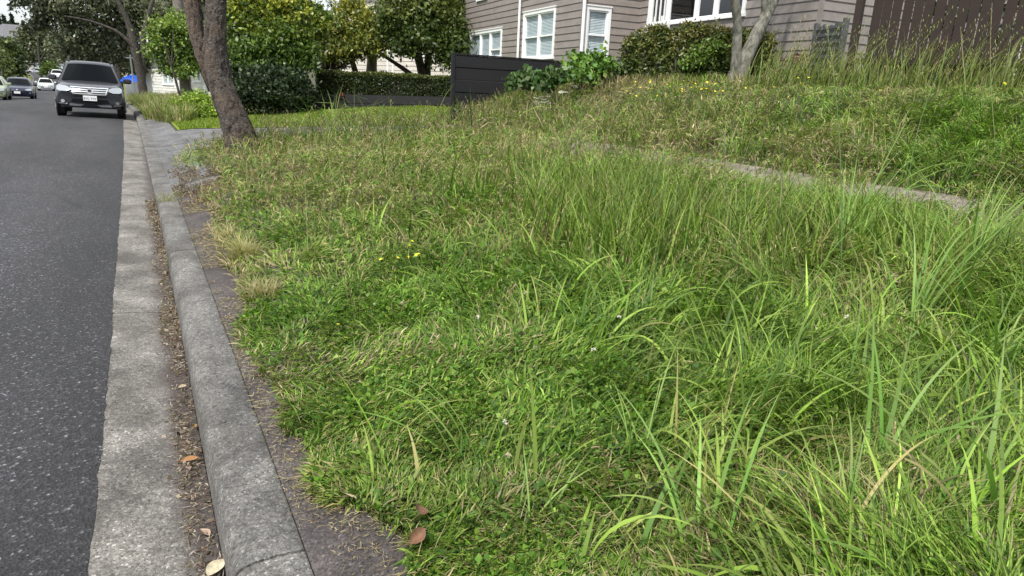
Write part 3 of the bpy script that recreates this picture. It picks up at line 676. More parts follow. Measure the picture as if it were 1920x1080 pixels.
def make_car(name, label, cat, loc, rz, kind, body, sc=1.0, group=None, roll=0, detail=True, plate_txt=None):
    t = thing(name, label, cat, loc, rz, group); t.rotation_euler = (0, roll, rz); t.scale = (sc, sc, sc)
    K = dict(suv=dict(L=4.6, W=.92, H=1.72, belt=1.08, hood=1.02, cowl=1.25, wt=2.05, nose=.84, rt=.38, rear=4.35, z0=.3, topw=.64),
             sedan=dict(L=4.5, W=.88, H=1.46, belt=.93, hood=.86, cowl=1.25, wt=2.1, nose=.66, rt=.32, rear=4.0, z0=.2, topw=.57),
             hatch=dict(L=4.0, W=.85, H=1.48, belt=.93, hood=.88, cowl=1.05, wt=1.9, nose=.68, rt=.31, rear=3.75, z0=.2, topw=.57))[kind]
    W, H_, hb, ho, z0 = K['W'], K['H'], K['belt'], K['hood'], K['z0']; Ln = K['L']
    bul = lambda x: .30*(abs(x)/W)**2.6
    st = [(0.0, z0+.12, K['nose']-.1, W*.93), (.05, z0+.02, K['nose'], W*.965), (.18, z0, K['nose']+.08, W*.985), (.5, z0, ho-.03, W), (.9, z0, ho+.01, W), (K['cowl'], z0, hb-.0, W), (2.4, z0, hb, W), (Ln-1, z0, hb+.02, W), (Ln-.3, z0, hb, W*.98), (Ln-.05, z0+.05, hb-.08, W*.93), (Ln, z0+.15, hb-.25, W*.88)]
    prof = [(0, 0), (.55, 0), (.86, .03), (.965, .12), (1.0, .35), (1.0, .55), (.975, .78), (.93, .9), (.82, .965), (.55, .99), (.25, 1.0)]
    ring = [(a, b_) for a, b_ in prof] + [(-a, b_) for a, b_ in reversed(prof)][:-1]
    V = []; n_ = len(ring)
    for (y, za, zb, hw) in st:
        for a, b_ in ring:
            x = a*hw; yy = y+bul(x)*max(0, 1-y/.75)
            if y > Ln-.6: yy = y-.2*(abs(x)/W)**3
            V.append((x, yy, za+(zb-za)*b_))
    F = [(i*n_+k, i*n_+(k+1) % n_, (i+1)*n_+(k+1) % n_, (i+1)*n_+k) for i in range(len(st)-1) for k in range(n_)] + [tuple(range(n_)), tuple(range((len(st)-1)*n_+n_-1, (len(st)-1)*n_-1, -1))]
    mb = MB(); mb.add(V, F)
    # cabin
    tw = K['topw']; cab = [(K['cowl']-.02, hb-.06, .0), (K['wt']-.1, H_-.09, .96), (K['wt']+.15, H_-.02, 1.0), (3.0, H_, 1.0), (K['rear']-.35, H_-.04, .98), (K['rear']-.1, H_-.14, .9), (K['rear']+.15, hb, .0)]
    V = []; R_ = 11
    for y, zt_, f in cab:
        zb = hb-.08; hbw = W*.93; htw = hbw*(1-f)+tw*f*1.03+(0)
        for k in range(R_):
            a = -1+2*k/(R_-1); 
            V.append((a*htw, y+.12*a*a*(1 if y < 2.2 else 0), zt_-.045*abs(a)**3*f))
    # sides: drop to belt
    F = [(i*R_+k, i*R_+k+1, (i+1)*R_+k+1, (i+1)*R_+k) for i in range(len(cab)-1) for k in range(R_-1)]
    b0 = len(V)
    for i, (y, zt_, f) in enumerate(cab):
        for s_, k in ((-1, 0), (1, R_-1)): V.append((s_*W*.93, V[i*R_+k][1], hb-.06))
    for i in range(len(cab)-1):
        F.append((b0+i*2, i*R_, (i+1)*R_, b0+(i+1)*2)); F.append((i*R_+R_-1, b0+i*2+1, b0+(i+1)*2+1, (i+1)*R_+R_-1))
    mb.add(V, F)
    bo = mb.build('body', body, t, smooth=True, local=True)
    # windscreen: patch just proud of the sloping front of the cabin
    def scr(a, f):   # a -1..1, f 0..1 up
        y = (K['cowl']-.02)*(1-f)+(K['wt']-.1)*f; z = (hb-.06)*(1-f)+(H_-.09)*f; w_ = (W*.93)*(1-f)+tw*f*.99; return (a*w_, y+.12*a*a-.012, z-.045*abs(a)**3*f+.014)
    g_ = MB(); V = [scr(-.93+1.86*i/8, .07+.87*j/4) for j in range(5) for i in range(9)]
    g_.add(V, [(j*9+i, j*9+i+1, (j+1)*9+i+1, (j+1)*9+i) for j in range(4) for i in range(8)]); g_.build('windscreen', M['carglass'], t, smooth=True, local=True)
    for s_ in (-1, 1):
        g_ = MB(); pts = [(K['cowl']+.28, .04), (K['wt']+.05, .9), (3.0, .93), (K['rear']-.3, .9), (K['rear']-.1, .06)]
        P = []
        for y, f in pts: P.append((s_*(W*.93*(1-f)+tw*1.03*f+.012), y, hb+.0+(H_-.12-hb)*f))
        g_.add(P, [tuple(range(5)) if s_ < 0 else tuple(range(4, -1, -1))]); g_.build('side_window', M['carglass'], t, local=True)
    yf = lambda x: bul(x)
    def patch(nm, poly, dy, mat, th=.05, ys=None):
        """polygon in x,z laid on the bulged nose, th thick"""
        g_ = MB(); A = [(x, (ys(x, z) if ys else yf(x))-dy, z) for x, z in poly]; B = [(x, y+th, z) for x, y, z in A]; n__ = len(poly)
        g_.add(A+B, [tuple(range(n__)), tuple(range(2*n__-1, n__-1, -1))]+[(i, (i+1) % n__, n__+(i+1) % n__, n__+i) for i in range(n__)]); return g_.build(nm, mat, t, local=True)
    def ys(x, z):   # front surface y at a height
        up = np.interp(z, [z0, z0+.12, K['nose']-.1, K['nose']+.02, ho], [.1, .01, .0, .07, .5]); return float(up)+bul(x)*max(0, 1-up/.75)
    nose = K['nose']
    # headlights
    for s_ in (-1, 1):
        if kind == 'suv': poly = [(s_*.50, nose-.04), (s_*.47, nose+.01), (s_*.60, nose+.07), (s_*.80, nose+.10), (s_*.86, nose+.06), (s_*.86, nose-.04), (s_*.80, nose-.08), (s_*.62, nose-.08)]
        else: poly = [(s_*.45, nose-.04), (s_*.43, nose+.0), (s_*.6, nose+.06), (s_*.8, nose+.09), (s_*.82, nose+.02), (s_*.8, nose-.06), (s_*.6, nose-.07)]
        patch('headlight', poly, .05, M['lens'], .07, ys)
        if detail: patch('fog_lamp', [(s_*(.72+.055*math.cos(k*.785)), .46+.055*math.sin(k*.785)) for k in range(8)], .03, M['lens'], .05, ys)
    # grille
    if kind == 'suv':
        patch('grille', [(-.49, nose+.06), (.49, nose+.06), (.42, nose-.14), (-.42, nose-.14)], .014, M['plastic'], .06, ys)
        rim = MB()
        def gb(x0, x1, za, zb, zc=None):
            n__ = 8
            for i in range(n__):
                xa = x0+(x1-x0)*i/n__; xb = x0+(x1-x0)*(i+1)/n__
                rim.add([(xa, ys(xa, za)-.035, za), (xb, ys(xb, za)-.035, za), (xb, ys(xb, zb)-.035, zb), (xa, ys(xa, zb)-.035, zb), (xa, ys(xa, za)+.02, za), (xb, ys(xb, za)+.02, za), (xb, ys(xb, zb)+.02, zb), (xa, ys(xa, zb)+.02, zb)], [(0,1,2,3),(4,7,6,5),(0,4,5,1),(3,2,6,7),(0,3,7,4),(1,5,6,2)])
        gb(-.5, .5, nose+.04, nose+.072); gb(-.485, .485, nose-.02, nose+.008); gb(-.465, .465, nose-.08, nose-.052); gb(-.43, .43, nose-.15, nose-.115)
        for s_ in (-1, 1): rim.bar((s_*.49, ys(.49, nose)-.03, nose+.03), (s_*.425, ys(.42, nose-.13)-.03, nose-.135), .03, .03)
        rim.build('grille_bars', M['chrome'], t, local=True)
        e_ = MB(); e_.cyl((0, ys(0, nose-.03)-.04, nose-.045), .075, .03, 'y', 20); eo = e_.build('emblem', M['chrome'], t, smooth=True, local=True); 
        for vtx in eo.data.vertices: vtx.co.x *= 1.25
        e_ = MB(); e_.cyl((0, ys(0, nose-.03)-.058, nose-.045), .05, .004, 'y', 20); e2 = e_.build('emblem_face', M['p_blue'], t, smooth=True, local=True)
        patch('air_intake', [(-.46, .60), (.46, .60), (.42, .67), (-.42, .67)], .012, M['plastic'], .05, ys)
        patch('lower_intake', [(-.55, .36), (.55, .36), (.47, .55), (-.47, .55)], .013, M['plastic'], .05, ys)
        patch('skid_trim', [(-.56, .335), (.56, .335), (.55, .385), (-.55, .385)], .075, M['trim'], .06, ys)
        for s_ in (-1, 1): rr = MB(); rr.tube([(s_*.6, 2.3, H_-.02), (s_*.6, 2.5, H_+.035), (s_*.6, 3.8, H_+.02), (s_*.6, 4.0, H_-.05)], .018, 8); rr.build('roof_rail', M['plastic'], t, smooth=True, local=True)
        for s_ in (-1, 1): patch('fog_trim', [(s_*.62, .37), (s_*.82, .39), (s_*.82, .41), (s_*.62, .385)], .03, M['chrome'], .03, ys)
    else:
        patch('grille', [(-.38, nose+.0), (.38, nose+.0), (.36, nose-.07), (-.36, nose-.07)], .02, M['plastic'], .06, ys)
        patch('lower_intake', [(-.55, .26), (.55, .26), (.5, .4), (-.5, .4)], .02, M['plastic'], .05, ys)
        patch('emblem', [(0, nose+.02), (.05, nose-.05), (-.05, nose-.05)], .04, M['chrome'], .02, ys)
    pz_ = .6 if kind == 'suv' else .47
    pl_ = patch('number_plate', [(-.18, pz_-.09), (.18, pz_-.09), (.18, pz_+.06), (-.18, pz_+.06)], .055, M['plate'], .02, lambda x, z: 0.0)
    if plate_txt:
        c_ = bpy.data.curves.new('txt', 'FONT'); c_.body = plate_txt; c_.size = .085; c_.align_x = 'CENTER'; c_.extrude = .001
        to = bpy.data.objects.new('plate_tmp', c_); scene.collection.objects.link(to); bpy.context.view_layer.update()
        me = bpy.data.meshes.new_from_object(to.evaluated_get(bpy.context.evaluated_depsgraph_get())); bpy.data.objects.remove(to); me.materials.clear(); me.materials.append(M['ink'])
        lo_ = link(bpy.data.objects.new('plate_letters', me)); lo_.parent = pl_; lo_.rotation_euler = (math.pi/2, 0, 0); lo_.location = (0, -.058, pz_-.055)
    # mirrors, wheels
    for s_ in (-1, 1):
        q = MB(); q.box((s_*(W+.12), K['cowl']+.42, hb+.06), (.24, .14, .16), 0, .05); q.bar((s_*(W-.06), K['cowl']+.42, hb), (s_*(W+.04), K['cowl']+.42, hb+.03), .08, .05)
        q.build('wing_mirror', body if s_ < 0 and kind == 'suv' else (M['plastic'] if kind == 'suv' else body), t, smooth=True, local=True)
        for yw in (.85, Ln-.9):
            w_ = MB(); rt = K['rt']; x = s_*(W-.115)
            w_.add([], []); n__ = 28
            rings = [(-.115, rt*.66), (-.115, rt*.93), (-.085, rt), (.085, rt), (.115, rt*.93), (.115, rt*.66)]
            V = [(x+a, yw+r_*math.cos(2*math.pi*k/n__), rt+r_*math.sin(2*math.pi*k/n__)) for a, r_ in rings for k in range(n__)]
            w_.add(V, [(i*n__+k, i*n__+(k+1) % n__, (i+1)*n__+(k+1) % n__, (i+1)*n__+k) for i in range(5) for k in range(n__)]+[tuple(range(n__)), tuple(range(6*n__-1, 5*n__-1, -1))])
            wo = w_.build('wheel', M['tyre'], t, smooth=True, local=True)
            r_ = MB(); xf = x+s_*.118
            for k in range(5):
                a = 2*math.pi*k/5; r_.bar((xf, yw, rt), (xf, yw+rt*.6*math.cos(a), rt+rt*.6*math.sin(a)), .07, .02)
            r_.cyl((xf, yw, rt), rt*.16, .03, 'x', 12); r_.build('rim', M['metal'], wo, local=True)
            ar = MB(); ar.cyl((s_*(W-.02), yw, rt+.03), rt+.06, .05, 'x', 28); ar.build('wheel_arch', M['plastic'], t, local=True)
    ub = MB(); ub.box((0, Ln/2, z0+.03), (W*1.7, Ln-.5, .1)); ub.build('underbody', M['plastic'], t, local=True)
    return t
def on_road(x, y, t0):
    """point of the road under a pixel"""
    d = ray(x, y); 
    for t_ in np.arange(5, 400, .1):
        p = CAMP+d*t_
        if p[2] < zr(p[1])+.06: return p
    return CAMP+d*t0
p = on_road(176, 221, 22); print('suv at', p)
make_car('parked_car', 'dark grey SUV with chrome grille parked at the right-hand kerb', 'car', (p[0]-.06, p[1]+.1, float(zr(p[1]))+.05), R(1.0), 'suv', M['p_grey'], 1.03, None, R(1.6), True, 'EYC TTK')
p = on_road(34, 186, 60); print('sedan', p)
make_car('parked_car', 'dark navy sedan parked facing us on the left side of the street', 'car', (p[0], p[1], float(zr(p[1]))+.06), R(3), 'sedan', M['p_blue'], 1.0, None, R(1), True)
p = on_road(87, 171, 84); print('white', p)
make_car('driving_car', 'white hatchback coming down the middle of the road', 'car', (p[0], p[1], float(zr(p[1]))+.09), R(4), 'hatch', M['p_white'], 1.0)
p = on_road(-8, 188, 60); print('green', p)
make_car('parked_car', 'pale green car cut off by the left edge of the photo', 'car', (p[0]-.3, p[1]-.5, float(zr(p[1]))+.02), R(3), 'sedan', M['p_green'], 1.0)
p = at_depth(46, 136, 150); print('silver', p)
FC = [(45, 139, 140, 'p_silver', 'silver car parked on the far driveway beyond the left verge, leftmost', -70), (57, 138, 150, 'p_white', 'white car parked behind the silver one at the far driveway', -80), (108, 149, 104, 'p_white', 'white car mostly hidden behind the mirror of the dark grey SUV', 4)]
for x, y, t_, mm, lab, rz_ in FC:
    p = at_depth(x, y, t_); make_car('parked_car', lab, 'car', p, R(rz_), 'hatch' if mm == 'p_white' else 'sedan', M[mm], 1.0, None, 0, False)
# blue umbrella
p = at_depth(252, 168, 36); q = at_depth(252, 152, 36)
um = thing('garden_umbrella', 'blue garden umbrella open beside the street tree behind the SUV', 'umbrella', p)
mb = MB(); r_ = .68; zt = float(q[2])+.05; V = [(p[0], p[1], zt+.26)]
for ri, (rr, dz) in enumerate(((.35, .23), (.7, .12), (1.0, -.08))):
    for k in range(16): a = 2*math.pi*k/16; s_ = 1-.04*(k % 2); V.append((p[0]+r_*rr*math.cos(a)*s_, p[1]+r_*rr*math.sin(a)*s_, zt+dz+(-.02 if k % 2 == 0 else 0)))
F = [(0, 1+k, 1+(k+1) % 16) for k in range(16)]+[(1+i*16+k, 1+(i+1)*16+k, 1+(i+1)*16+(k+1) % 16, 1+i*16+(k+1) % 16) for i in range(2) for k in range(16)]
mb.add(V, F); mb.build('canopy', M['blue'], um)
mb = MB(); mb.tube([(p[0], p[1], p[2]-.6), (p[0], p[1], zt+.35)], .03, 8); mb.build('pole', M['metal'], um)
p = at_depth(253, 172, 34); sp = thing('sign_pole', 'slim grey pole standing in front of the blue umbrella', 'pole', p)
mb = MB(); mb.tube([(p[0], p[1], p[2]-.3), (p[0]-.05, p[1], p[2]+1.75)], .035, 8); mb.build('post', M['metal'], sp)
mb = MB(); mb.box((p[0]-.05, p[1], p[2]+1.6), (.4, .04, .06)); mb.build('bracket', M['metal'], sp)
# timber utility pole behind the leaning tree
b_ = at_Y(350, 185, 34); up_ = thing('utility_pole', 'grey timber utility pole behind the leaning street tree', 'pole', (b_[0], b_[1], .4))
mb = MB(); mb.tube([(b_[0], b_[1], .3), (b_[0]-.02, b_[1], 4), (b_[0]-.05, b_[1], 9)], [.24, .22, .19], 16); mb.build('post', M['pole'], up_, smooth=True)
mb = MB(); mb.box((b_[0]-.05, b_[1]-.2, 8.4), (2.2, .1, .12)); mb.build('cross_arm', M['pole'], up_)
# ------------------------------------------------------------------ trees and shrubs
def blobs_px(lst):
    """(x, y, rx, ry, depth) in the photo's pixels -> ellipsoids in metres"""
    o = []
    for x, y, rx, ry, t in lst:
        c = at_depth(x, y, t); a, b_ = rx*t/FPX, ry*t/FPX; o.append((c[0], c[1], c[2], a, max(a, b_)*.9, b_))
    return o
def px_limb(mb, pts, Y, n=10):
    """pts: (x, y, width px)"""
    P = [at_Y(x, y, Y) for x, y, w_ in pts]; t = [float((p-CAMP) @ fwd) for p in P]
    limb(mb, P, [w_*tt/FPX/2 for (x, y, w_), tt in zip(pts, t)], n); return P

# leaning street tree in the foreground
Yt = 13.5; base = at_Y(458, 296, Yt); gz = float(ground(base[0], base[1]))
tr = thing('street_tree', 'leaning rough-barked tree with forked trunk growing out of the long verge grass', 'tree', (base[0], base[1], gz))
def rough_trunk(name, pts, Y, ns, parent, amp=.02, seed=1, dY=0, n=56):
    P = np.array([at_Y(x, y, Y+dY*i) for i, (x, y, w_) in enumerate(pts)]); tt = (P-CAMP) @ fwd
    rad = np.array([p[2] for p in pts])*tt/FPX/2
    k = np.linspace(0, len(P)-1, ns); out_ = np.stack([np.interp(k, range(len(P)), P[:, j]) for j in range(3)], -1)
    for _ in range(6): out_[1:-1] = (out_[:-2]+2*out_[1:-1]+out_[2:])/4
    rr = np.interp(k, range(len(P)), rad)
    for _ in range(4): rr[1:-1] = (rr[:-2]+2*rr[1:-1]+rr[2:])/4
    a = np.linspace(0, 2*np.pi, n, endpoint=False); A, K = np.meshgrid(a, np.arange(ns))
    hgt = out_[:, 2][:, None]+0*A
    ca = np.cos(A); sa = np.sin(A)
    bumpy = (fbm(ca*2.2+7, hgt*3+sa*2.2, seed, 4)-.5)*3.0*amp + (fbm(ca*7+sa*3, hgt*13+sa*7, seed+4, 3)-.5)*2.2*amp + (fbm(ca*14-sa*9, hgt*38+sa*14, seed+9, 2)-.5)*1.1*amp
    lobes = .035*np.sin(A*3+hgt*1.2)+.03*np.sin(A*5-hgt)
    rad2 = rr[:, None]*(1+lobes)+bumpy*2.0
    V = np.stack([out_[:, 0][:, None]+rad2*ca, out_[:, 1][:, None]+rad2*sa, hgt], -1).reshape(-1, 3)
    i = np.arange(ns-1)[:, None]*n; j = np.arange(n)[None]; F = np.stack([i+j, i+(j+1) % n, i+n+(j+1) % n, i+n+j], -1).reshape(-1, 4)
    return mesh_np(name, V, [F], M['bark'], parent, smooth=True), out_
rough_trunk('trunk', [(466, 325, 84), (462, 305, 74), (456, 285, 62), (449, 250, 55), (430, 200, 50), (413, 150, 44), (405, 100, 40), (403, 50, 38), (406, 0, 36), (411, -60, 39), (418, -160, 36), (430, -300, 26)], Yt, 190, tr, .013)
rough_trunk('trunk_fork', [(420, 190, 22), (398, 150, 26), (381, 110, 27), (368, 60, 27), (359, 0, 29), (348, -80, 27), (328, -220, 22)], Yt+.3, 110, tr, .012, 5, .03, 40)
c0 = at_Y(425, -330, Yt); crown('crown', [(c0[0]-.6, c0[1]-.3, 6.6, 1.8, 1.6, 1.0), (c0[0]+1.0, c0[1]+.4, 7.4, 1.6, 1.5, 1.0), (c0[0]-2, c0[1]+.6, 7.2, 1.3, 1.3, .8)], 5000, .1, [(.06, .09, .03), (.08, .11, .04)], tr)

# big grey-leaved street tree by the SUV
b0 = at_Y(273, 195, 37.5)
st_ = thing('street_tree', 'large grey-leaved street tree with dark forked trunk behind the SUV', 'tree', (b0[0], b0[1], float(ground(b0[0], b0[1]))))
mb = MB(); px_limb(mb, [(274, 205, 22), (270, 180, 17), (262, 135, 15), (251, 85, 15), (243, 50, 11), (225, 10, 8), (200, -30, 5)], 37.5)
px_limb(mb, [(268, 160, 12), (267, 120, 12), (268, 80, 12), (275, 40, 9), (290, -10, 6)], 37.6); px_limb(mb, [(251, 88, 8), (220, 60, 6), (170, 40, 4), (120, 30, 2)], 37.4); mb.build('trunk', M['bark_dark'], st_, smooth=True)
crown('crown', blobs_px([(88, 8, 34, 26, 34), (120, 18, 42, 34, 34), (150, 60, 50, 34, 35), (190, 85, 55, 28, 36), (225, 50, 52, 44, 36), (275, 25, 45, 38, 36), (175, -15, 75, 38, 34), (235, -20, 60, 40, 36), (130, 92, 34, 24, 36), (160, 100, 45, 22, 37), (215, 105, 30, 16, 37), (100, -20, 50, 25, 34), (320, 10, 40, 40, 38), (310, -20, 50, 30, 38)]), 36000, .2,
      [(.12, .135, .07), (.17, .185, .11), (.075, .09, .045), (.34, .36, .28)], st_, .42, 24, .3, wts=[.4, .25, .2, .15], aspect=.45)
crown('branch_leaves', blobs_px([(30, 8, 9, 7, 33), (60, 0, 22, 8, 33), (72, 20, 14, 10, 33), (62, 48, 12, 7, 34), (80, 40, 16, 10, 34), (56, 60, 8, 6, 35)]), 1300, .2, [(.05, .065, .035), (.08, .1, .06)], st_, .25, 16, .3)
# second trunk further up the street
b0 = at_Y(222, 150, 52); s2 = thing('street_tree', 'smaller dark street tree right behind the roof of the dark grey SUV', 'tree', (b0[0], b0[1], float(ground(b0[0], b0[1]))))
mb = MB(); px_limb(mb, [(226, 168, 12), (221, 130, 10), (212, 100, 8), (205, 70, 6)], 52); mb.build('trunk', M['bark_dark'], s2, smooth=True)
crown('crown', blobs_px([(215, 95, 45, 24, 50), (240, 120, 26, 16, 50), (180, 105, 34, 16, 51)]), 7000, .28, [(.05, .065, .03), (.08, .095, .05)], s2, .5, 24, .3)
# distant trees left
def simple_tree(label, bx, by, Y_, blobs, n_, size, cols, top=None, name='street_tree', tw=6, matk='leaf', clump=.5, cat='tree', group=None, shell=.45):
    b0 = at_Y(bx, by, Y_); t_ = thing(name, label, cat, (b0[0], b0[1], float(b0[2])), 0, group)
    cxm = blobs[0]; mb = MB(); px_limb(mb, [(bx, by+6, tw), ((bx*2+cxm[0])/3, (by*2+cxm[1])/3, tw*.8), (cxm[0], cxm[1], tw*.45)], Y_)
    for bb in blobs[1:4]: px_limb(mb, [((bx+cxm[0])/2, (by+cxm[1])/2, tw*.5), (bb[0], bb[1], tw*.25)], Y_)
    mb.build('trunk' if cat == 'tree' else 'stems', M['bark_dark'], t_, smooth=True)
    crown('crown' if cat == 'tree' else 'foliage', blobs_px(blobs), n_, size, cols, t_, clump, 26, shell, matk, top=top); return t_
simple_tree('olive-green tree over the street beyond the white hatchback', 78, 145, 135, [(70, 85, 26, 34, 118), (52, 80, 16, 22, 120), (88, 92, 20, 30, 118), (70, 60, 18, 16, 118), (60, 108, 16, 14, 118), (92, 65, 16, 20, 118)], 9000, .55, [(.07, .09, .04), (.1, .12, .06), (.05, .065, .03)], clump=1.2, tw=5)
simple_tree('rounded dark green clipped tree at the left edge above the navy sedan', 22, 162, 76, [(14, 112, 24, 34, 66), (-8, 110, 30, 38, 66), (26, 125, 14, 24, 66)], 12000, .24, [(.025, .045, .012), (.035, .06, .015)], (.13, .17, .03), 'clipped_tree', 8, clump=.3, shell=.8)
simple_tree('pale green shrub at the left edge in front of the rounded tree', 6, 176, 66, [(4, 130, 16, 26, 58), (-8, 120, 20, 30, 58), (14, 148, 12, 18, 58)], 7000, .26, [(.1, .14, .035), (.07, .1, .025), (.14, .17, .06)], None, 'shrub', 5, cat='shrub', clump=.35)
simple_tree('low bright green bush at the end of the street', 93, 143, 120, [(93, 130, 13, 10, 108)], 2200, .4, [(.1, .15, .03), (.07, .11, .02)], None, 'shrub', 3, cat='shrub')
# conifers on the hill
def conifer(label, x, ytop, ybot, t_, wpx, group='conifers on the distant hill'):
    a = at_depth(x, ybot, t_); b_ = at_depth(x, ytop, t_); hgt = float(b_[2]-a[2]); r_ = wpx*t_/FPX/2
    tt = thing('conifer_tree', label, 'tree', a, 0, group); mb = MB(); mb.tube([a, (a[0], a[1], a[2]+hgt*.95)], [.5, .08], 6); mb.build('trunk', M['bark_dark'], tt)
    n_ = 900; f = rng.random(n_)**.8; ang = rng.random(n_)*6.283; lay = np.floor(f*9)/9; rr = r_*(1-f)**.75*(.35+.65*rng.random(n_))*(1-.35*(f*9 % 1))
    P = np.stack([a[0]+rr*np.cos(ang), a[1]+rr*np.sin(ang), a[2]+hgt*(.06+.94*f)], -1)
    V, F, C_ = leafcloud(P, hgt*.085, pal(n_, [(.03, .05, .035), (.045, .065, .045), (.02, .035, .025)]), rng, 1.0, .55); mesh_np('crown', V, [F], M['needle'], tt, col=C_)
for i, (x, yt, yb, wp) in enumerate([(-12, 34, 80, 18), (4, 29, 78, 16), (14, 30, 78, 12), (29, 28, 80, 11), (38, 44, 82, 13), (48, 40, 80, 12), (22, 42, 84, 14), (8, 44, 86, 16), (58, 50, 84, 14), (68, 48, 84, 12), (-4, 40, 84, 16)]):
    conifer('tallest narrow conifer against the white sky on the distant hill' if i == 3 else 'dark conifer on the distant wooded hill', x, yt, yb, 330+(i % 3)*12, wp)

# lime-green small tree behind the utility pole
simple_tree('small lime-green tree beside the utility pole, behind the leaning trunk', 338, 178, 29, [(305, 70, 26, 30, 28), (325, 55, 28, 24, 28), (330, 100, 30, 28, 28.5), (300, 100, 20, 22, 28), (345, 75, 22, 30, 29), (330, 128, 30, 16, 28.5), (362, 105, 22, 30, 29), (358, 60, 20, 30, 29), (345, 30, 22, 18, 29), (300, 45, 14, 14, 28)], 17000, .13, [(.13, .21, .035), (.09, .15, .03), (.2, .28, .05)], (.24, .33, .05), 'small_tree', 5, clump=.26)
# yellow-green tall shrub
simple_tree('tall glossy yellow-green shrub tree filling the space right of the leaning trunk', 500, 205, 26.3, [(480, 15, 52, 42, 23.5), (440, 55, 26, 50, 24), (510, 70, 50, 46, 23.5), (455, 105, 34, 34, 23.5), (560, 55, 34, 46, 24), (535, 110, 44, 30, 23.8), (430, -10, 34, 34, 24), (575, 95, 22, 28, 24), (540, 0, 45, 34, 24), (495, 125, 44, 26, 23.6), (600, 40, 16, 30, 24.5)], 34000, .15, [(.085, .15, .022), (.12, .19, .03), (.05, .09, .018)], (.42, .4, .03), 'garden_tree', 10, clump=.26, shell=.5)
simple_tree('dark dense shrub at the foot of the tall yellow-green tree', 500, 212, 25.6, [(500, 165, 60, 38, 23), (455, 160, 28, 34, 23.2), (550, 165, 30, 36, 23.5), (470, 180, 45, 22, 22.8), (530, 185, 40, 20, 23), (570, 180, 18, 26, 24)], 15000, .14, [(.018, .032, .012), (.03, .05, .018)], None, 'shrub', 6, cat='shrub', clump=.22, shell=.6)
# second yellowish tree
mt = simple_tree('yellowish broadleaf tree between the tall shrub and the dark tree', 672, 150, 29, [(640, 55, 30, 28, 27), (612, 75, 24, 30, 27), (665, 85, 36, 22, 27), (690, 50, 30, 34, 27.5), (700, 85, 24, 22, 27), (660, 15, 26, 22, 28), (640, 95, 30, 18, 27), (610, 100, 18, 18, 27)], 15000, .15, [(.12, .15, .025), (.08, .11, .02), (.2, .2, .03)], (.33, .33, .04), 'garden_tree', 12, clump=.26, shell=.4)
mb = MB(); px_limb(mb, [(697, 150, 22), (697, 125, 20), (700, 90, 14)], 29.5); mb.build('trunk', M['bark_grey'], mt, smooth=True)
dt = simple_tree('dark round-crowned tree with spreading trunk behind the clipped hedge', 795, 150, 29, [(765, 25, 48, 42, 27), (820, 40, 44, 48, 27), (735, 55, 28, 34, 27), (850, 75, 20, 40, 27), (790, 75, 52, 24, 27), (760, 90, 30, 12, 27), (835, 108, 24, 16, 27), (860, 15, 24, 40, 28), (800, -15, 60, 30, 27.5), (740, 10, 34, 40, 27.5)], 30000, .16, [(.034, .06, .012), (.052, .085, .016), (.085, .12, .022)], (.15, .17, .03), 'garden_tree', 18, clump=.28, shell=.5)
mb = MB(); px_limb(mb, [(797, 150, 18), (785, 115, 13), (772, 85, 8)], 28.8); px_limb(mb, [(800, 145, 16), (803, 110, 12), (812, 80, 8)], 28.8); px_limb(mb, [(778, 145, 9), (752, 126, 8), (722, 106, 6), (705, 95, 4)], 28.7); mb.build('trunk', M['bark_dark'], dt, smooth=True)
simple_tree('purple-leaved twiggy shrub behind the left end of the long clipped hedge', 620, 150, 28, [(620, 120, 26, 14, 27.6), (600, 125, 16, 12, 27.6)], 2600, .1, [(.08, .04, .05), (.12, .08, .08), (.05, .05, .03)], None, 'shrub', 4, cat='shrub', clump=.2)
simple_tree('pale background tree against the sky above the purple shrub', 620, 120, 60, [(640, 20, 60, 40, 58), (590, 50, 40, 30, 58), (610, 85, 60, 30, 58)], 2600, .22, [(.09, .12, .06), (.13, .16, .08)], None, 'garden_tree', 5, clump=.8)
simple_tree('dark background tree behind the lime-green tree', 395, 165, 44, [(330, 30, 50, 40, 44), (420, 60, 60, 50, 44), (380, 10, 50, 40, 44), (345, 75, 30, 26, 44)], 9000, .3, [(.035, .05, .02), (.055, .07, .03)], None, 'garden_tree', 9, clump=.6)
# clipped hedge shrub below the wide window
hs_ = thing('clipped_shrub_hedge', 'uneven clipped hedge with a tan top below the wide window', 'hedge', at_depth(1300, 155, 15.3))
bl = []
for x, yt, t_ in [(1182, 76, 16.3), (1200, 62, 16.2), (1222, 50, 16), (1245, 50, 15.9), (1262, 62, 15.8), (1285, 46, 15.6), (1310, 46, 15.4), (1335, 50, 15.2), (1360, 56, 15), (1385, 56, 14.8), (1410, 56, 14.6), (1432, 60, 14.4)]:
    for yy in np.arange(yt+16, 160, 24): bl.append((x, float(yy), 17, 17, t_))
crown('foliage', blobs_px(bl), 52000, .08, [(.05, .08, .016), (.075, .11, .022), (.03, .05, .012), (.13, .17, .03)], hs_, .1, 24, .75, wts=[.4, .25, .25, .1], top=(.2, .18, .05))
crown('new_leaves', blobs_px([(1325, 100, 24, 22, 15.0), (1345, 85, 16, 14, 14.9), (1300, 112, 18, 14, 15.1)]), 900, .085, [(.13, .2, .03), (.1, .17, .03)], hs_, .15, 12, .8)
mb = MB()
for x in (1200, 1260, 1320, 1380, 1425): a = at_depth(x, 168, 15.4-(x-1300)*.007); mb.tube([a, a+np.array([.05, 0, .9])], .03, 6)
mb.build('stems', M['bark_dark'], hs_)
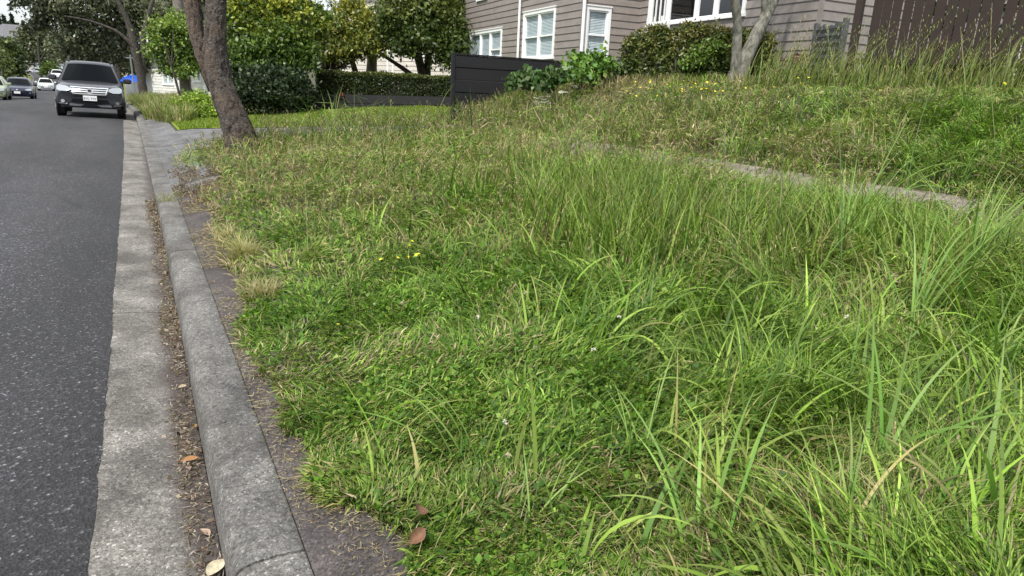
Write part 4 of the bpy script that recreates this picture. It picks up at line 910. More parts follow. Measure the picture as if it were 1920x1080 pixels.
# twin grey tree
b0 = at_Y(1378, 168, 10.9); tw_ = thing('twin_trunk_tree', 'grey twin-trunked tree leaning apart in front of the clipped hedge', 'tree', (b0[0], b0[1], float(b0[2])))
mb = MB(); px_limb(mb, [(1372, 182, 30), (1374, 160, 22), (1379, 125, 18), (1381, 94, 17), (1383, 50, 16), (1377, 0, 17), (1366, -50, 14), (1360, -120, 10)], 10.9, 16)
px_limb(mb, [(1378, 180, 34), (1386, 150, 30), (1394, 120, 27), (1408, 88, 25), (1425, 52, 23), (1438, 28, 20), (1452, 0, 17), (1480, -60, 13), (1500, -120, 9)], 10.9, 16)
px_limb(mb, [(1432, 36, 14), (1434, 10, 13), (1431, -20, 11), (1425, -90, 8)], 10.95, 12); mb.build('trunk', M['bark_grey'], tw_, smooth=True)
c0 = at_Y(1420, -140, 10.9); crown('crown', [(c0[0]-.6, c0[1], c0[2]+.7, 1.2, 1.2, .6), (c0[0]+.7, c0[1]+.2, c0[2]+.9, 1.1, 1.1, .6)], 2500, .1, [(.08, .12, .03), (.1, .14, .04)], tw_)
# leafy plants along the black fence
def leafy(name, label, blobs, n_, size, cols, cat='plant', clump=.14, base=None, top=None):
    o = thing(name, label, cat, at_depth(blobs[0][0], (base or blobs[0][1]+20), blobs[0][4]))
    crown('leaves', blobs_px(blobs), n_, size, cols, o, clump, 8, .5, droop=.2, aspect=.75, top=top); 
    mb = MB(); g0 = at_depth(blobs[0][0], (base or blobs[0][1]+30), blobs[0][4])
    for bb in blobs: 
        c = at_depth(bb[0], bb[1], bb[4]); f = at_depth(bb[0]*.6+blobs[0][0]*.4, base or bb[1]+30, bb[4]); mb.tube([f, (f+c)/2+np.array([.03, 0, .02]), c], [.018, .014, .006], 6)
    mb.build('stems', M['bark_dark'], o); return o
leafy('broadleaf_shrub', 'bright green broad-leaved shrub overtopping the right end of the black fence', [(1110, 118, 34, 16, 16.4), (1085, 125, 24, 16, 16.4), (1140, 128, 22, 16, 16.2), (1100, 142, 34, 12, 16.2), (1125, 108, 18, 10, 16.4), (1080, 108, 10, 8, 16.4)], 1900, .12, [(.09, .19, .028), (.06, .13, .022), (.16, .27, .045)], 'shrub', base=165)
leafy('weedy_plant', 'mid-green leafy weed patch against the middle of the black fence', [(1000, 145, 26, 10, 16), (975, 150, 22, 10, 16), (1020, 150, 24, 12, 15.8), (1045, 140, 16, 16, 15.9), (960, 158, 16, 8, 15.9)], 900, .13, [(.06, .12, .025), (.08, .14, .04), (.04, .08, .02)], base=172)
leafy('purple_weed', 'purple-leaved weed against the pale wall corner left of the gate', [(1498, 112, 14, 9, 13.6), (1490, 118, 12, 8, 13.6), (1505, 103, 8, 9, 13.6)], 170, .06, [(.12, .03, .05), (.16, .06, .08)], base=150)
leafy('verge_shrub', 'bright lime-green weedy shrub on the verge left of the leaning trunk', [(350, 203, 28, 19, 20.6), (372, 196, 24, 20, 20.8), (335, 212, 18, 12, 20.4), (388, 210, 14, 14, 20.6)], 6500, .07, [(.22, .33, .03), (.16, .25, .03), (.27, .38, .05)], 'shrub', .14, base=226)
leafy('verge_weed', 'dark green glossy weed between the lime shrub and the leaning trunk', [(388, 195, 14, 16, 23.5), (400, 205, 10, 12, 23), (365, 180, 18, 10, 24)], 900, .1, [(.05, .1, .02), (.08, .14, .03)], base=222)
# shrubbery added behind the paling fence to block bright sky in its gaps
qb = q0+dq*3+nq*(1 if (nq @ np.array([1, 0])) > 0 else -1)*1.6
hb_ = thing('added_gap_shrubs', 'dark shrubbery added behind the paling fence to darken its gaps', 'hedge', (qb[0], qb[1], 2.0))
bl = [(q0[0]+dq[0]*u+(qb[0]-q0[0]-dq[0]*3), q0[1]+dq[1]*u+(qb[1]-q0[1]-dq[1]*3), z, .9, .9, .8) for u in np.arange(1.2, 8, 1.0) for z in (2.4, 3.5)]
crown('foliage', bl, 6000, .14, [(.04, .07, .02), (.06, .1, .03), (.03, .05, .02)], hb_, .25, 20, .5)
mb = MB()
for b in bl[::2]: mb.tube([(b[0], b[1], 1.8), (b[0], b[1], 3.2)], .04, 6)
mb.build('stems', M['bark_dark'], hb_)
# ------------------------------------------------------------------ green sheets: mown lawn and far verges
def lawn_mat(name, c1, c2, c3, sc=30):
    m_, n, b, o = new_mat(name); v = wpos(n)
    c = mixc(n, ramp(n, noise(n, v, sc, 5, .7), [(.35, 0.0), (.65, 1.0)]), c1, c2)
    c = mixc(n, ramp(n, noise(n, v, 1.1, 4), [(.4, 0.0), (.65, .6)]), c, c3)
    n.links.new(c, b.inputs['Base Color']); b.inputs['Roughness'].default_value = .9; b.inputs['Specular IOR Level'].default_value = .1; bump(n, b, noise(n, v, sc*1.5, 4, .8), 1, .03); return m_
M['lawn'] = lawn_mat('mown_lawn', (.14, .2, .025), (.2, .27, .04), (.22, .26, .06)); M['rough'] = lawn_mat('rough_verge', (.06, .09, .02), (.13, .15, .045), (.17, .15, .07), 8)
warp_sheet('lawn', np.concatenate([[.95, 1.1, 1.3, 1.6], np.arange(2, 6.9, .4), [6.95, 7.05], np.arange(7.4, 15.4, .4)]), np.linspace(0, 1, 36), lambda q: dr_far(q)+.01, lambda q: 27+0*q, .035, M['lawn'])
grid_sheet('verge', np.concatenate([[.34, .6, 1], np.arange(2, 30, 2.)]), np.concatenate([np.arange(24.5, 60, .5), np.arange(60, 260, 8)]), lift(.03), M['rough'])
grid_sheet('verge', np.concatenate([np.arange(-60, -10, 5.), [-9.5, -9, -8.7, -8.62]]), np.concatenate([np.arange(-5, 60, 5.), np.arange(60, 260, 8)]), lift(.03), M['rough'])
# ------------------------------------------------------------------ grass
def edge(Y):
    Y = np.asarray(Y, float)
    e = .405+.075*sstep(Y, 3, 5)+.16*(fbm(Y*1.7, Y*0+3, 21)-.5)*2*.7+.05*(fbm(Y*8, Y*0, 22)-.5)
    e = e+.42*sstep(Y, 8.4, 9.2)*(1-sstep(Y, 11.4, 12.4))+.16*sstep(-Y, -2.15, -1.75)
    e = e+.35*sstep(Y, 12.6, 14.8)
    return e
def ok_grass(P, Y):
    q = P-cx(Y); r_ = (q > edge(Y)) & (q < 40)
    drive = (Y > dr_near(q)-.1+.25*(fbm(q*2, q*0, 8)-.5)) & (q < 7.15)
    r_ &= ~drive
    r_ &= ~((q > 6.2) & (q < 7.12) & (Y < 7.0) & (fbm(P*1.8, Y*1.8, 14) < .53))
    r_ &= (Y < 16.5) & (Y > -3)
    r_ &= ~(((P-base[0])**2+(Y-base[1])**2) < .28**2)
    return r_
def canopy(P, Y):
    q = P-cx(Y)
    h = .05+.08*sstep(q, .6, 1.6)+.045*sstep(q, 1.8, 3.6)+.15*sstep(Y, 4.5, 9)
    h = h+.02*sstep(q, 6.9, 8.5)-.1*sstep(q, 8.5, 10.5)+.24*sstep(Y, 11.3, 13.0)*sstep(q, 2.1, 2.8)*(q < 7.1)+.1*sstep(q, 3.2, 4.2)*(1-sstep(Y, 6, 7.5))
    h = h*(1-.5*sstep(q, 4.8, 5.7)*(q < 7.3)*(Y < 8.5))*(1-.55*sstep(q, 7.8, 9.6))
    return h*(.25+1.5*fbm(P*2.1, Y*2.1, 31))
def sample_px(n_, x0=120, x1=2150, y0=140, y1=1240, off=0.0):
    x = x0+(x1-x0)*rng.random(n_); y = y0+(y1-y0)*rng.random(n_)
    D = fwd[None]+rgt[None]*((x-960)/FPX)[:, None]-upv[None]*((y-540)/FPX)[:, None]
    T = np.geomspace(1.2, 26, 90); hit = np.full(n_, -1.0); prev = np.full(n_, T[0])
    for t_ in T[1:]:
        act = hit < 0; Q = CAMP+D[act]*t_; below = Q[:, 2] < ground(Q[:, 0], Q[:, 1])+off
        idx = np.where(act)[0][below]; hit[idx] = t_
    good = hit > 0; lo_ = hit/1.0356; hi_ = hit.copy()
    for _ in range(5):
        mid = (lo_+hi_)/2; Q = CAMP+D*mid[:, None]; b_ = Q[:, 2] < ground(Q[:, 0], Q[:, 1])+off; hi_ = np.where(b_, mid, hi_); lo_ = np.where(b_, lo_, mid)
    Q = CAMP+D*hi_[:, None]; Q = Q[good]; t_ = hi_[good]
    return Q, t_
def multi_sample(n_, k, jit_px=16, **kw):
    """n_ ray hits, k jittered copies each on the ground"""
    Q, t_ = sample_px(n_, **kw); Q = np.repeat(Q, k, 0); t_ = np.repeat(t_, k)
    j = rng.standard_normal((len(Q), 2))*(jit_px*t_/FPX)[:, None]; Q[:, 0] += j[:, 0]; Q[:, 1] += j[:, 1]*1.8
    m_ = ok_grass(Q[:, 0], Q[:, 1]); Q = Q[m_]; t_ = t_[m_]; Q[:, 2] = ground(Q[:, 0], Q[:, 1]); return Q, t_
def box_sample(n_, P0, P1, Y0, Y1):
    P = P0+(P1-P0)*rng.random(n_); Y = Y0+(Y1-Y0)*rng.random(n_); m_ = ok_grass(P, Y); P = P[m_]; Y = Y[m_]
    Q = np.stack([P, Y, ground(P, Y)], -1); return Q, (Q-CAMP) @ fwd
FRESH = np.array([(.104, .2, .021), (.145, .25, .03), (.054, .125, .018), (.2, .3, .05)]); YEL = np.array([(.17, .23, .045), (.25, .26, .08), (.16, .22, .045), (.28, .25, .11)]); DRY = np.array([(.30, .25, .14), (.38, .32, .2), (.22, .17, .1), (.26, .22, .12)])
def dryness(P, Y):
    q = P-cx(Y); e = edge(Y)
    d = .015+.5*(1-sstep(q-e, .0, .12))*(.35+.65*(fbm(P*2, Y*1.2, 44) > .45))+.3*sstep(fbm(P*.9, Y*.9, 45), .55, .7)+.16*sstep(Y, 4.5, 9)
    d = d+.5*sstep(Y, 4.6, 5.6)*(1-sstep(Y, 8.2, 9.4))*(1-sstep(q-e, .1, .5))
    d = d+.2*sstep(q, 6.8, 7.6)*sstep(fbm(P*.7, Y*.7, 49), .42, .6)
    return np.clip(d, 0, .95)
def yellowness(P, Y): return np.clip(.04+.45*sstep(fbm(P*.8+3, Y*.8, 46), .46, .7)+.22*sstep(Y, 5, 10), 0, .9)
def gcol(P, Y, wd=1.0, wy=1.0, g=rng):
    n_ = len(P); r_ = g.random(n_); d = dryness(P, Y)*wd; y_ = yellowness(P, Y)*wy; k = g.integers(0, 4, n_)
    c = FRESH[k]; c = np.where((r_ < y_+d)[:, None], YEL[k], c); c = np.where((r_ < d)[:, None], DRY[k], c)
    tone = .62+.76*fbm(P*2.3, Y*2.3, 47)
    return np.clip(c*tone[:, None]*(1+.32*g.standard_normal((n_, 1))), .004, .9)
def azf(Q): return 14*fbm(Q[:, 0]*1.9, Q[:, 1]*1.9, 77, 2)+rng.standard_normal(len(Q))*.8
def scl(t_, p): return np.maximum(1, (t_/2.6))**p
# 1. tangled low mat
Q, t_ = multi_sample(70000, 7); n_ = len(Q); hc = canopy(Q[:, 0], Q[:, 1])
Q[:, 2] += hc*np.clip(rng.random(n_)**.6, 0, 1)*.95-.01
keep = (fbm(Q[:, 0]*8, Q[:, 1]*8, 55, 2)*.6+.4*rng.random(n_)) > .36; Q = Q[keep]; t_ = t_[keep]; n_ = len(Q); AZF = azf(Q)
a_ = Acc(); L_ = (.03+.05*rng.random(n_))*scl(t_, .45); W_ = (.0036+.0044*rng.random(n_))*scl(t_, .64)
a_.add(blades(Q, L_, W_, AZF, .5+rng.random(n_)*1.2, .3+rng.random(n_)*1.3, 2, gcol(Q[:, 0], Q[:, 1]), None, 'leaf', rng.standard_normal(n_)*.8))
print('mat', n_); o = a_.build('grass_mat', M['blade']); props(o, 'low tangled mat of grass and small weeds covering the verge', 'grass', kind='stuff')
# 2. upright and arching blades
Q, t_ = multi_sample(24000, 4); n_ = len(Q); q = Q[:, 0]-cx(Q[:, 1]); hc = canopy(Q[:, 0], Q[:, 1])
keep = rng.random(n_) < .35+.65*sstep(q, 1.0, 2.6); Q = Q[keep]; t_ = t_[keep]; hc = hc[keep]; n_ = len(Q)
L_ = hc*(.75+1.0*rng.random(n_))+.03; W_ = (.004+.005*rng.random(n_)**1.4)*scl(t_, .62)
c = gcol(Q[:, 0], Q[:, 1], .6); tip = c*.78+.22*YEL[rng.integers(0, 4, n_)]
a_ = Acc(); a_.add(blades(Q, L_, W_, azf(Q), .05+.6*rng.random(n_), .4+1.6*rng.random(n_), 4, c*.9, tip, 'grass', rng.standard_normal(n_)*.6, .12))
print('blades', n_); o = a_.build('long_grass', M['blade']); props(o, 'uncut green grass blades standing over the verge and bank', 'grass', kind='stuff')
# 2b. long broad blades arching over the rest
Q, t_ = multi_sample(8000, 1, x0=700, x1=2150, y0=380, y1=1240); n_ = len(Q); q = Q[:, 0]-cx(Q[:, 1]); keep = (rng.random(n_) < .06+.94*sstep(q, 1.0, 2.3)) & (fbm(Q[:, 0]*1.6, Q[:, 1]*1.6, 93) > .42-.15*sstep(q, 1.5, 3)) & (q < 5); Q = Q[keep]; t_ = t_[keep]; n_ = len(Q)
c = gcol(Q[:, 0], Q[:, 1], .25, .6)*1.15; tip = c*.7+.3*np.array([(.3, .27, .1)])
a_ = Acc(); a_.add(blades(Q, .18+.36*rng.random(n_)**1.3, .007+.011*rng.random(n_)**1.5, azf(Q), .1+.6*rng.random(n_), .5+1.5*rng.random(n_), 9, c, tip, 'grass', rng.standard_normal(n_)*.7, .06))
Q, t_ = box_sample(6500, 2.6, 4.5, 1.6, 6.6); n_ = len(Q); q = Q[:, 0]; keep = rng.random(n_) < sstep(fbm(Q[:, 0]*1.1, Q[:, 1]*1.1, 91), .36, .56); Q = Q[keep]; n_ = len(Q); t_ = t_[keep]
c = gcol(Q[:, 0], Q[:, 1], .2, .3)*.95; tip = c*.7+.3*np.array([(.3, .27, .1)])
a_.add(blades(Q, .28+.42*rng.random(n_), (.007+.008*rng.random(n_))*scl(t_, .2), rng.random(n_)*6.283, .06+.3*rng.random(n_), .2+1.0*rng.random(n_), 8, c, tip, 'grass', rng.standard_normal(n_)*.7, .06))
print('broad', n_); o = a_.build('broad_grass', M['blade']); props(o, 'long broad green blades arching above the lower grass on the right', 'grass', kind='stuff')
# 2c. darker dense fringe where the verge meets the driveway
Q, t_ = box_sample(34000, 1.25, 7.0, 10.8, 15); q = Q[:, 0]; k = (rng.random(len(Q)) < sstep(Q[:, 1], 10.6, 12.6)) & ((Q[:, 0] > 2.15) | (Q[:, 1] > 13.7)); Q = Q[k]; t_ = t_[k]; n_ = len(Q)
a_ = Acc(); a_.add(blades(Q, (.12+.22*rng.random(n_))*(.5+.9*fbm(Q[:, 0]*2, Q[:, 1]*2, 97)), .007+.006*rng.random(n_), azf(Q), .1+.5*rng.random(n_), .3+1.2*rng.random(n_), 3, gcol(Q[:, 0], Q[:, 1], .6, .6)*.85, None, 'grass', rng.standard_normal(n_)*.6))
o = a_.build('fringe_grass', M['blade']); props(o, 'darker dense grass fringe of the verge along the driveway', 'grass', kind='stuff')
# 3. dry straw
Q, t_ = multi_sample(9000, 3); n_ = len(Q); keep = rng.random(n_) < .05+1.0*dryness(Q[:, 0], Q[:, 1]); Q = Q[keep]; t_ = t_[keep]; n_ = len(Q); hc = canopy(Q[:, 0], Q[:, 1])
Q[:, 2] += hc*.5*rng.random(n_); L_ = .06+.16*rng.random(n_)*np.clip(hc/.12, .5, 2); W_ = (.0018+.0016*rng.random(n_))*scl(t_, .75)
a_ = Acc(); a_.add(blades(Q, L_, W_, rng.random(n_)*6.283, .2+1.2*rng.random(n_), .2+1.4*rng.random(n_), 4, pal(n_, DRY, None, .2)*1.1, None, 'grass', rng.standard_normal(n_), .3))
print('straw', n_); o = a_.build('dry_grass', M['blade']); props(o, 'dry straw-coloured grass scattered through the green verge', 'dry grass', kind='stuff')
# 4. thin flowering stems with seed heads
def seed_stems(Q, t_, hmin, hmax, colr, az=None, lean=.15, name='seeding_grass', lab='', hs=1.0, wmul=1.0):
    n_ = len(Q); L_ = hmin+(hmax-hmin)*rng.random(n_); W_ = .0016*scl(t_, .8)*wmul
    azs = rng.random(n_)*6.283 if az is None else az+rng.standard_normal(n_)*.5
    ln = lean*(.3+1.2*rng.random(n_)); bd = .2+.7*rng.random(n_)
    col = pal(n_, colr, None, .18); a_ = Acc(); a_.add(blades(Q, L_, W_+0*L_, azs, ln, bd, 5, col, None, 'stem'))
    # heads: short spikelets along the last fifth
    for k in range(7):
        f = .76+.04*k; th = ln+bd*f**1.4; s = np.linspace(0, 1, 12)
        TH = ln[:, None]+bd[:, None]*(s[None]*f)**1.4; hx = np.mean(np.sin(TH), 1)*L_*f; hz_ = np.mean(np.cos(TH), 1)*L_*f
        P = Q+np.stack([hx*np.sin(azs), hx*np.cos(azs), hz_], -1)
        a_.add(blades(P, (.02+.012*rng.random(n_))*hs*scl(t_, .3), .0035*scl(t_, .7)+0*L_, azs+(1.5 if k % 2 else -1.5)+rng.standard_normal(n_)*.4, th*.7+.3*rng.random(n_), .4+0*L_, 2, col*1.25, None, 'leaf'))
    o = a_.build(name, M['blade']); props(o, lab, 'grass', kind='stuff')
BR = [(.2, .16, .09), (.28, .23, .13), (.13, .12, .06), (.2, .2, .08)]
Q, t_ = box_sample(1000, 1.7, 6.9, 11.8, 14.9); seed_stems(Q, t_, .35, .72, [(.1, .09, .045), (.14, .13, .06), (.09, .11, .035), (.22, .19, .11)], lab='thin seeding grass stems in front of the mown lawn', hs=1.3)
Q, t_ = box_sample(160, .9, 2.4, 12.2, 14.6); seed_stems(Q, t_, .2, .4, BR, lab='seeding grass around the foot of the leaning tree', hs=1.2)
Q, t_ = box_sample(520, 7.0, 9.6, 8, 16.4); seed_stems(Q, t_, .3, .6, BR, lab='brownish seeding grass on the bank by the black fence', hs=1.3)
Q, t_ = box_sample(420, 7.2, 11.2, 2, 9.5); seed_stems(Q, t_, .3, .65, [(.24, .2, .11), (.2, .19, .07), (.15, .17, .05)], lab='seeding grass on the bank below the paling fence', hs=1.3)
Q, t_ = box_sample(1700, .9, 6.2, 2.5, 12); seed_stems(Q, t_, .22, .52, [(.24, .18, .1), (.32, .25, .15), (.18, .12, .07), (.22, .22, .09)], lab='fine seeding stems across the middle of the verge')
# tall weeds before the palings and gate, leaning right
n_ = 2300; u = rng.random(n_)*(LQ+1.6)-1.5; o_ = .15+1.1*rng.random(n_)**1.5; sgn = -1 if (nq @ np.array([-1, 0])) < 0 else 1
pq = q0[None]+dq[None]*u[:, None]+nq[None]*sgn*o_[:, None]; Q = np.stack([pq[:, 0], pq[:, 1], ground(pq[:, 0], pq[:, 1])], -1); t_ = (Q-CAMP) @ fwd
AZR = YAW+R(90)
a_ = Acc(); a_.add(blades(Q, .3+.75*rng.random(n_)**1.4, (.008+.007*rng.random(n_))*scl(t_, .3), AZR+rng.standard_normal(n_)*.9, .1+.3*rng.random(n_), .2+.9*rng.random(n_), 5, pal(n_, [(.12, .19, .03), (.16, .2, .045), (.09, .14, .025)]), pal(n_, [(.2, .22, .06)]), 'grass', rng.standard_normal(n_)*.6))
o = a_.build('tall_grass', M['blade']); props(o, 'tall green weeds growing up against the brown paling fence', 'tall grass', kind='stuff')
k = rng.random(n_) < .13; seed_stems(Q[k], t_[k], .7, 1.4, [(.17, .22, .05), (.2, .19, .08)], AZR, .25, lab='tall seeding stems leaning right across the paling fence', hs=1.6)
# grass under the hedge and along the black fence
n_ = 2200; P = 7.3+3.4*rng.random(n_); Y = 16.45-.7*rng.random(n_)**2; h_ = .25+.3*rng.random(n_)
Q = np.stack([P, Y, ground(P, Y)], -1); t_ = (Q-CAMP) @ fwd; a_ = Acc()
a_.add(blades(Q, h_, (.005+.004*rng.random(n_))*scl(t_, .4), rng.random(n_)*6.283, .1+.3*rng.random(n_), .3+rng.random(n_), 4, gcol(P, Y, 1.3), None, 'grass', rng.standard_normal(n_)*.6))
n_ = 3200; s = rng.random(n_); P = 10.4+1.2*s+.5*rng.standard_normal(n_)*.5; Y = 14.6-4.6*s+.3*rng.standard_normal(n_); P = P-.45
Q = np.stack([P, Y, ground(P, Y)], -1); t_ = (Q-CAMP) @ fwd
a_.add(blades(Q, .14+.2*rng.random(n_), (.006+.004*rng.random(n_))*scl(t_, .4), rng.random(n_)*6.283, .1+.3*rng.random(n_), .3+rng.random(n_), 4, gcol(P, Y, 1.1), None, 'grass', rng.standard_normal(n_)*.6))
o = a_.build('tall_grass', M['blade']); props(o, 'longer grass growing along the black fence and the foot of the clipped hedge', 'tall grass', kind='stuff')
# 5. broad little leaves (clover, dock, creeping weeds)
Q, t_ = multi_sample(15000, 5, x0=400, x1=1500, y0=330, y1=1200); n_ = len(Q); f = fbm(Q[:, 0]*1.6, Q[:, 1]*1.6, 61); q = Q[:, 0]-cx(Q[:, 1])
keep = (rng.random(n_) < sstep(f, .36, .54)) & (q < 3.2); Q = Q[keep]; t_ = t_[keep]; n_ = len(Q); Q[:, 2] += canopy(Q[:, 0], Q[:, 1])*(.55+.5*rng.random(n_))
V, F, C_ = leafcloud(Q, (.012+.017*rng.random(n_)**1.5)*scl(t_, .4), pal(n_, [(.08, .17, .025), (.12, .23, .03), (.05, .11, .02), (.17, .26, .045)])*(.7+.6*fbm(Q[:, 0]*2.3, Q[:, 1]*2.3, 47)[:, None]), rng, -.2, .8)
print('clover', n_); o = mesh_np('ground_cover', V, [F], M['blade'], col=C_); props(o, 'small broad-leaved weeds creeping through the low grass', 'weeds', kind='stuff')
# short lawn nap, verge beyond the driveway
n_ = 60000; P = 1.0+13*rng.random(n_); Y = dr_far(P)+.05+9*rng.random(n_)**1.2; Q = np.stack([P+cx(Y), Y, ground(P+cx(Y), Y)+.03], -1); t_ = (Q-CAMP) @ fwd
a_ = Acc(); a_.add(blades(Q, .05+.04*rng.random(n_), .02+.01*rng.random(n_), rng.random(n_)*6.283, .2+.5*rng.random(n_), .4*rng.random(n_), 1, pal(n_, [(.18, .25, .03), (.22, .28, .045), (.14, .2, .025)]), None, 'stem'))
o = a_.build('mown_grass', M['blade']); props(o, 'short bright mown lawn grass beyond the driveway', 'grass', kind='stuff')
n_ = 22000; P = .38+2.4*rng.random(n_)**1.3; Y = 21.2+26*rng.random(n_)**1.6; m_ = (P > .38+(Y < 24.5)*(1.0-.3*(Y-21.2))) & ~((P > 1.0+.35*np.maximum(0, Y-21)) & (Y < 23.5)); P = P[m_]; Y = Y[m_]; n_ = len(P)
Q = np.stack([P+cx(Y), Y, ground(P+cx(Y), Y)], -1); t_ = (Q-CAMP) @ fwd; hh = .35+.55*fbm(P*1.5, Y*.8, 71)
a_ = Acc(); a_.add(blades(Q, hh*(.5+.7*rng.random(n_)), .02+.012*rng.random(n_), rng.random(n_)*6.283, .1+.5*rng.random(n_), .3+1.2*rng.random(n_), 3, pal(n_, [(.2, .25, .06), (.27, .28, .12), (.16, .21, .05), (.36, .32, .19)]), None, 'grass', rng.standard_normal(n_)*.6))
o = a_.build('rank_grass', M['blade']); props(o, 'pale rank grass on the verge behind the SUV', 'grass', kind='stuff')
# straw lying on the kerb and the strip, litter in the gutter
n_ = 9000; Y = 1.2+9.8*rng.random(n_); P = edge(Y)-.14*np.abs(rng.standard_normal(n_)); m_ = (P > .27) & (fbm(P*3, Y*2.5, 81) > .4); P = P[m_]; Y = Y[m_]; n_ = len(P)
Q = np.stack([P+cx(Y), Y, ground(P, Y)+.018+.01*rng.random(n_)], -1); t_ = (Q-CAMP) @ fwd; a_ = Acc()
a_.add(blades(Q, .012+.035*rng.random(n_)**1.5, (.0018+.002*rng.random(n_))*scl(t_, .5), rng.random(n_)*6.283, 1.35+.25*rng.random(n_), .3*rng.standard_normal(n_), 3, pal(n_, DRY, None, .25), None, 'grass', rng.standard_normal(n_), .4))
o = a_.build('straw_litter', M['blade']); props(o, 'dry straw fallen onto the dark strip behind the kerb', 'litter', kind='stuff')
n_ = 20000; Y = 1.0+8.8*rng.random(n_); wdt = .035+.12*fbm(Y*.9, Y*0+5, 83); P = .108-wdt*np.abs(rng.standard_normal(n_))*.75; m_ = (P > -.12) & (rng.random(n_) < .25+1.2*sstep(fbm(Y*1.3, P*6, 84), .4, .62)); P = P[m_]; Y = Y[m_]; n_ = len(P)
Q = np.stack([P+cx(Y), Y, zr(Y)-.022+.016*rng.random(n_)*(P > .0)], -1); t_ = (Q-CAMP) @ fwd
a_ = Acc(); k = rng.random(n_) < .82; LC = [(.17, .13, .1), (.27, .22, .175), (.4, .35, .28), (.09, .07, .055), (.2, .14, .09)]
a_.add(blades(Q[k], (.008+.03*rng.random(n_))[k], ((.002+.003*rng.random(n_))*scl(t_, .4))[k], (rng.random(n_)*6.283)[k], (1.2+.5*rng.random(n_))[k], (.6*rng.standard_normal(n_))[k], 2, pal(int(k.sum()), LC, None, .25), None, 'leaf', rng.standard_normal(int(k.sum()))))
k = ~k; a_.add(leafcloud(Q[k], (.008+.024*rng.random(n_)**2)[k]*scl(t_[k], .3), pal(int(k.sum()), LC, None, .3), rng, 0, .6))
o = a_.build('gutter_litter', M['blade'], smooth=False); props(o, 'brown leaf crumbs and twigs lying in the gutter against the kerb', 'litter', kind='stuff')
n_ = 9000; P = .34+.95*rng.random(n_); Y = 8.2+4.2*rng.random(n_); m_ = (P < edge(Y)+.12) & (fbm(P*5, Y*3, 88) > .4); P = P[m_]; Y = Y[m_]; n_ = len(P); Q = np.stack([P+cx(Y), Y, ground(P, Y)+.02+.01*rng.random(n_)], -1)
a_ = Acc(); a_.add(leafcloud(Q, .015+.035*rng.random(n_), pal(n_, [(.16, .12, .085), (.26, .2, .14), (.1, .075, .055)], None, .25), rng, 0, .3)); o = a_.build('leaf_litter', M['blade'], smooth=False); props(o, 'brown twiggy leaf litter on the bare patch at the end of the kerb', 'litter', kind='stuff')
# ------------------------------------------------------------------ individual tussocks, stems, flowers, fallen leaves
def hit(x, y, off=0.0):
    d = ray(x, y)
    for t_ in np.arange(1.2, 40, .01):
        p = CAMP+d*t_
        if p[2] < float(ground(p[0], p[1]))+off: return p
    return p
AL = YAW-R(90); AR = YAW+R(90); AF = YAW; AN = YAW+R(180)
LG = [(.1, .19, .035), (.13, .22, .05), (.085, .16, .03), (.16, .24, .06)]
def tussock(label, x, y, n_, L0, L1, W_, azs, spread, lean, bend, cols=LG, dry=0, name='grass_tussock'):
    p = hit(x, y); t = thing(name, label, 'grass clump', p)
    g = rng; az = g.choice(np.array(azs), n_)+g.standard_normal(n_)*spread; ln = lean*(.4+1.0*g.random(n_)); bd = bend*(.5+g.random(n_))
    r0 = np.repeat(p[None], n_, 0)+g.standard_normal((n_, 3))*np.array([.035, .035, 0]); Ls = L0+(L1-L0)*g.random(n_)
    Ls = Ls*(1.35 if W_ > .0075 else 1.0); c = pal(n_, cols, None, .14)*1.45; tip = c*.75+.25*np.array([(.3, .27, .12)])
    a_ = Acc(); 
    V, F, C_ = blades(r0, Ls, W_*(.6+.5*g.random(n_)), az, ln, bd, 12, c, tip, 'grass', g.standard_normal(n_)*.7, .05); a_.add((V, F, C_))
    a_.build('blades', M['blade'], t)
    m2 = n_*2; r1 = np.repeat(p[None], m2, 0)+g.standard_normal((m2, 3))*np.array([.05, .05, 0])
    a_ = Acc(); a_.add(blades(r1, .08+.14*g.random(m2), .004+.003*g.random(m2), g.random(m2)*6.28, .2+.8*g.random(m2), .4+g.random(m2), 4, pal(m2, cols+[(.3, .26, .14)], None, .15), None, 'grass', g.standard_normal(m2)*.5)); a_.build('base_leaves', M['blade'], t)
    return t
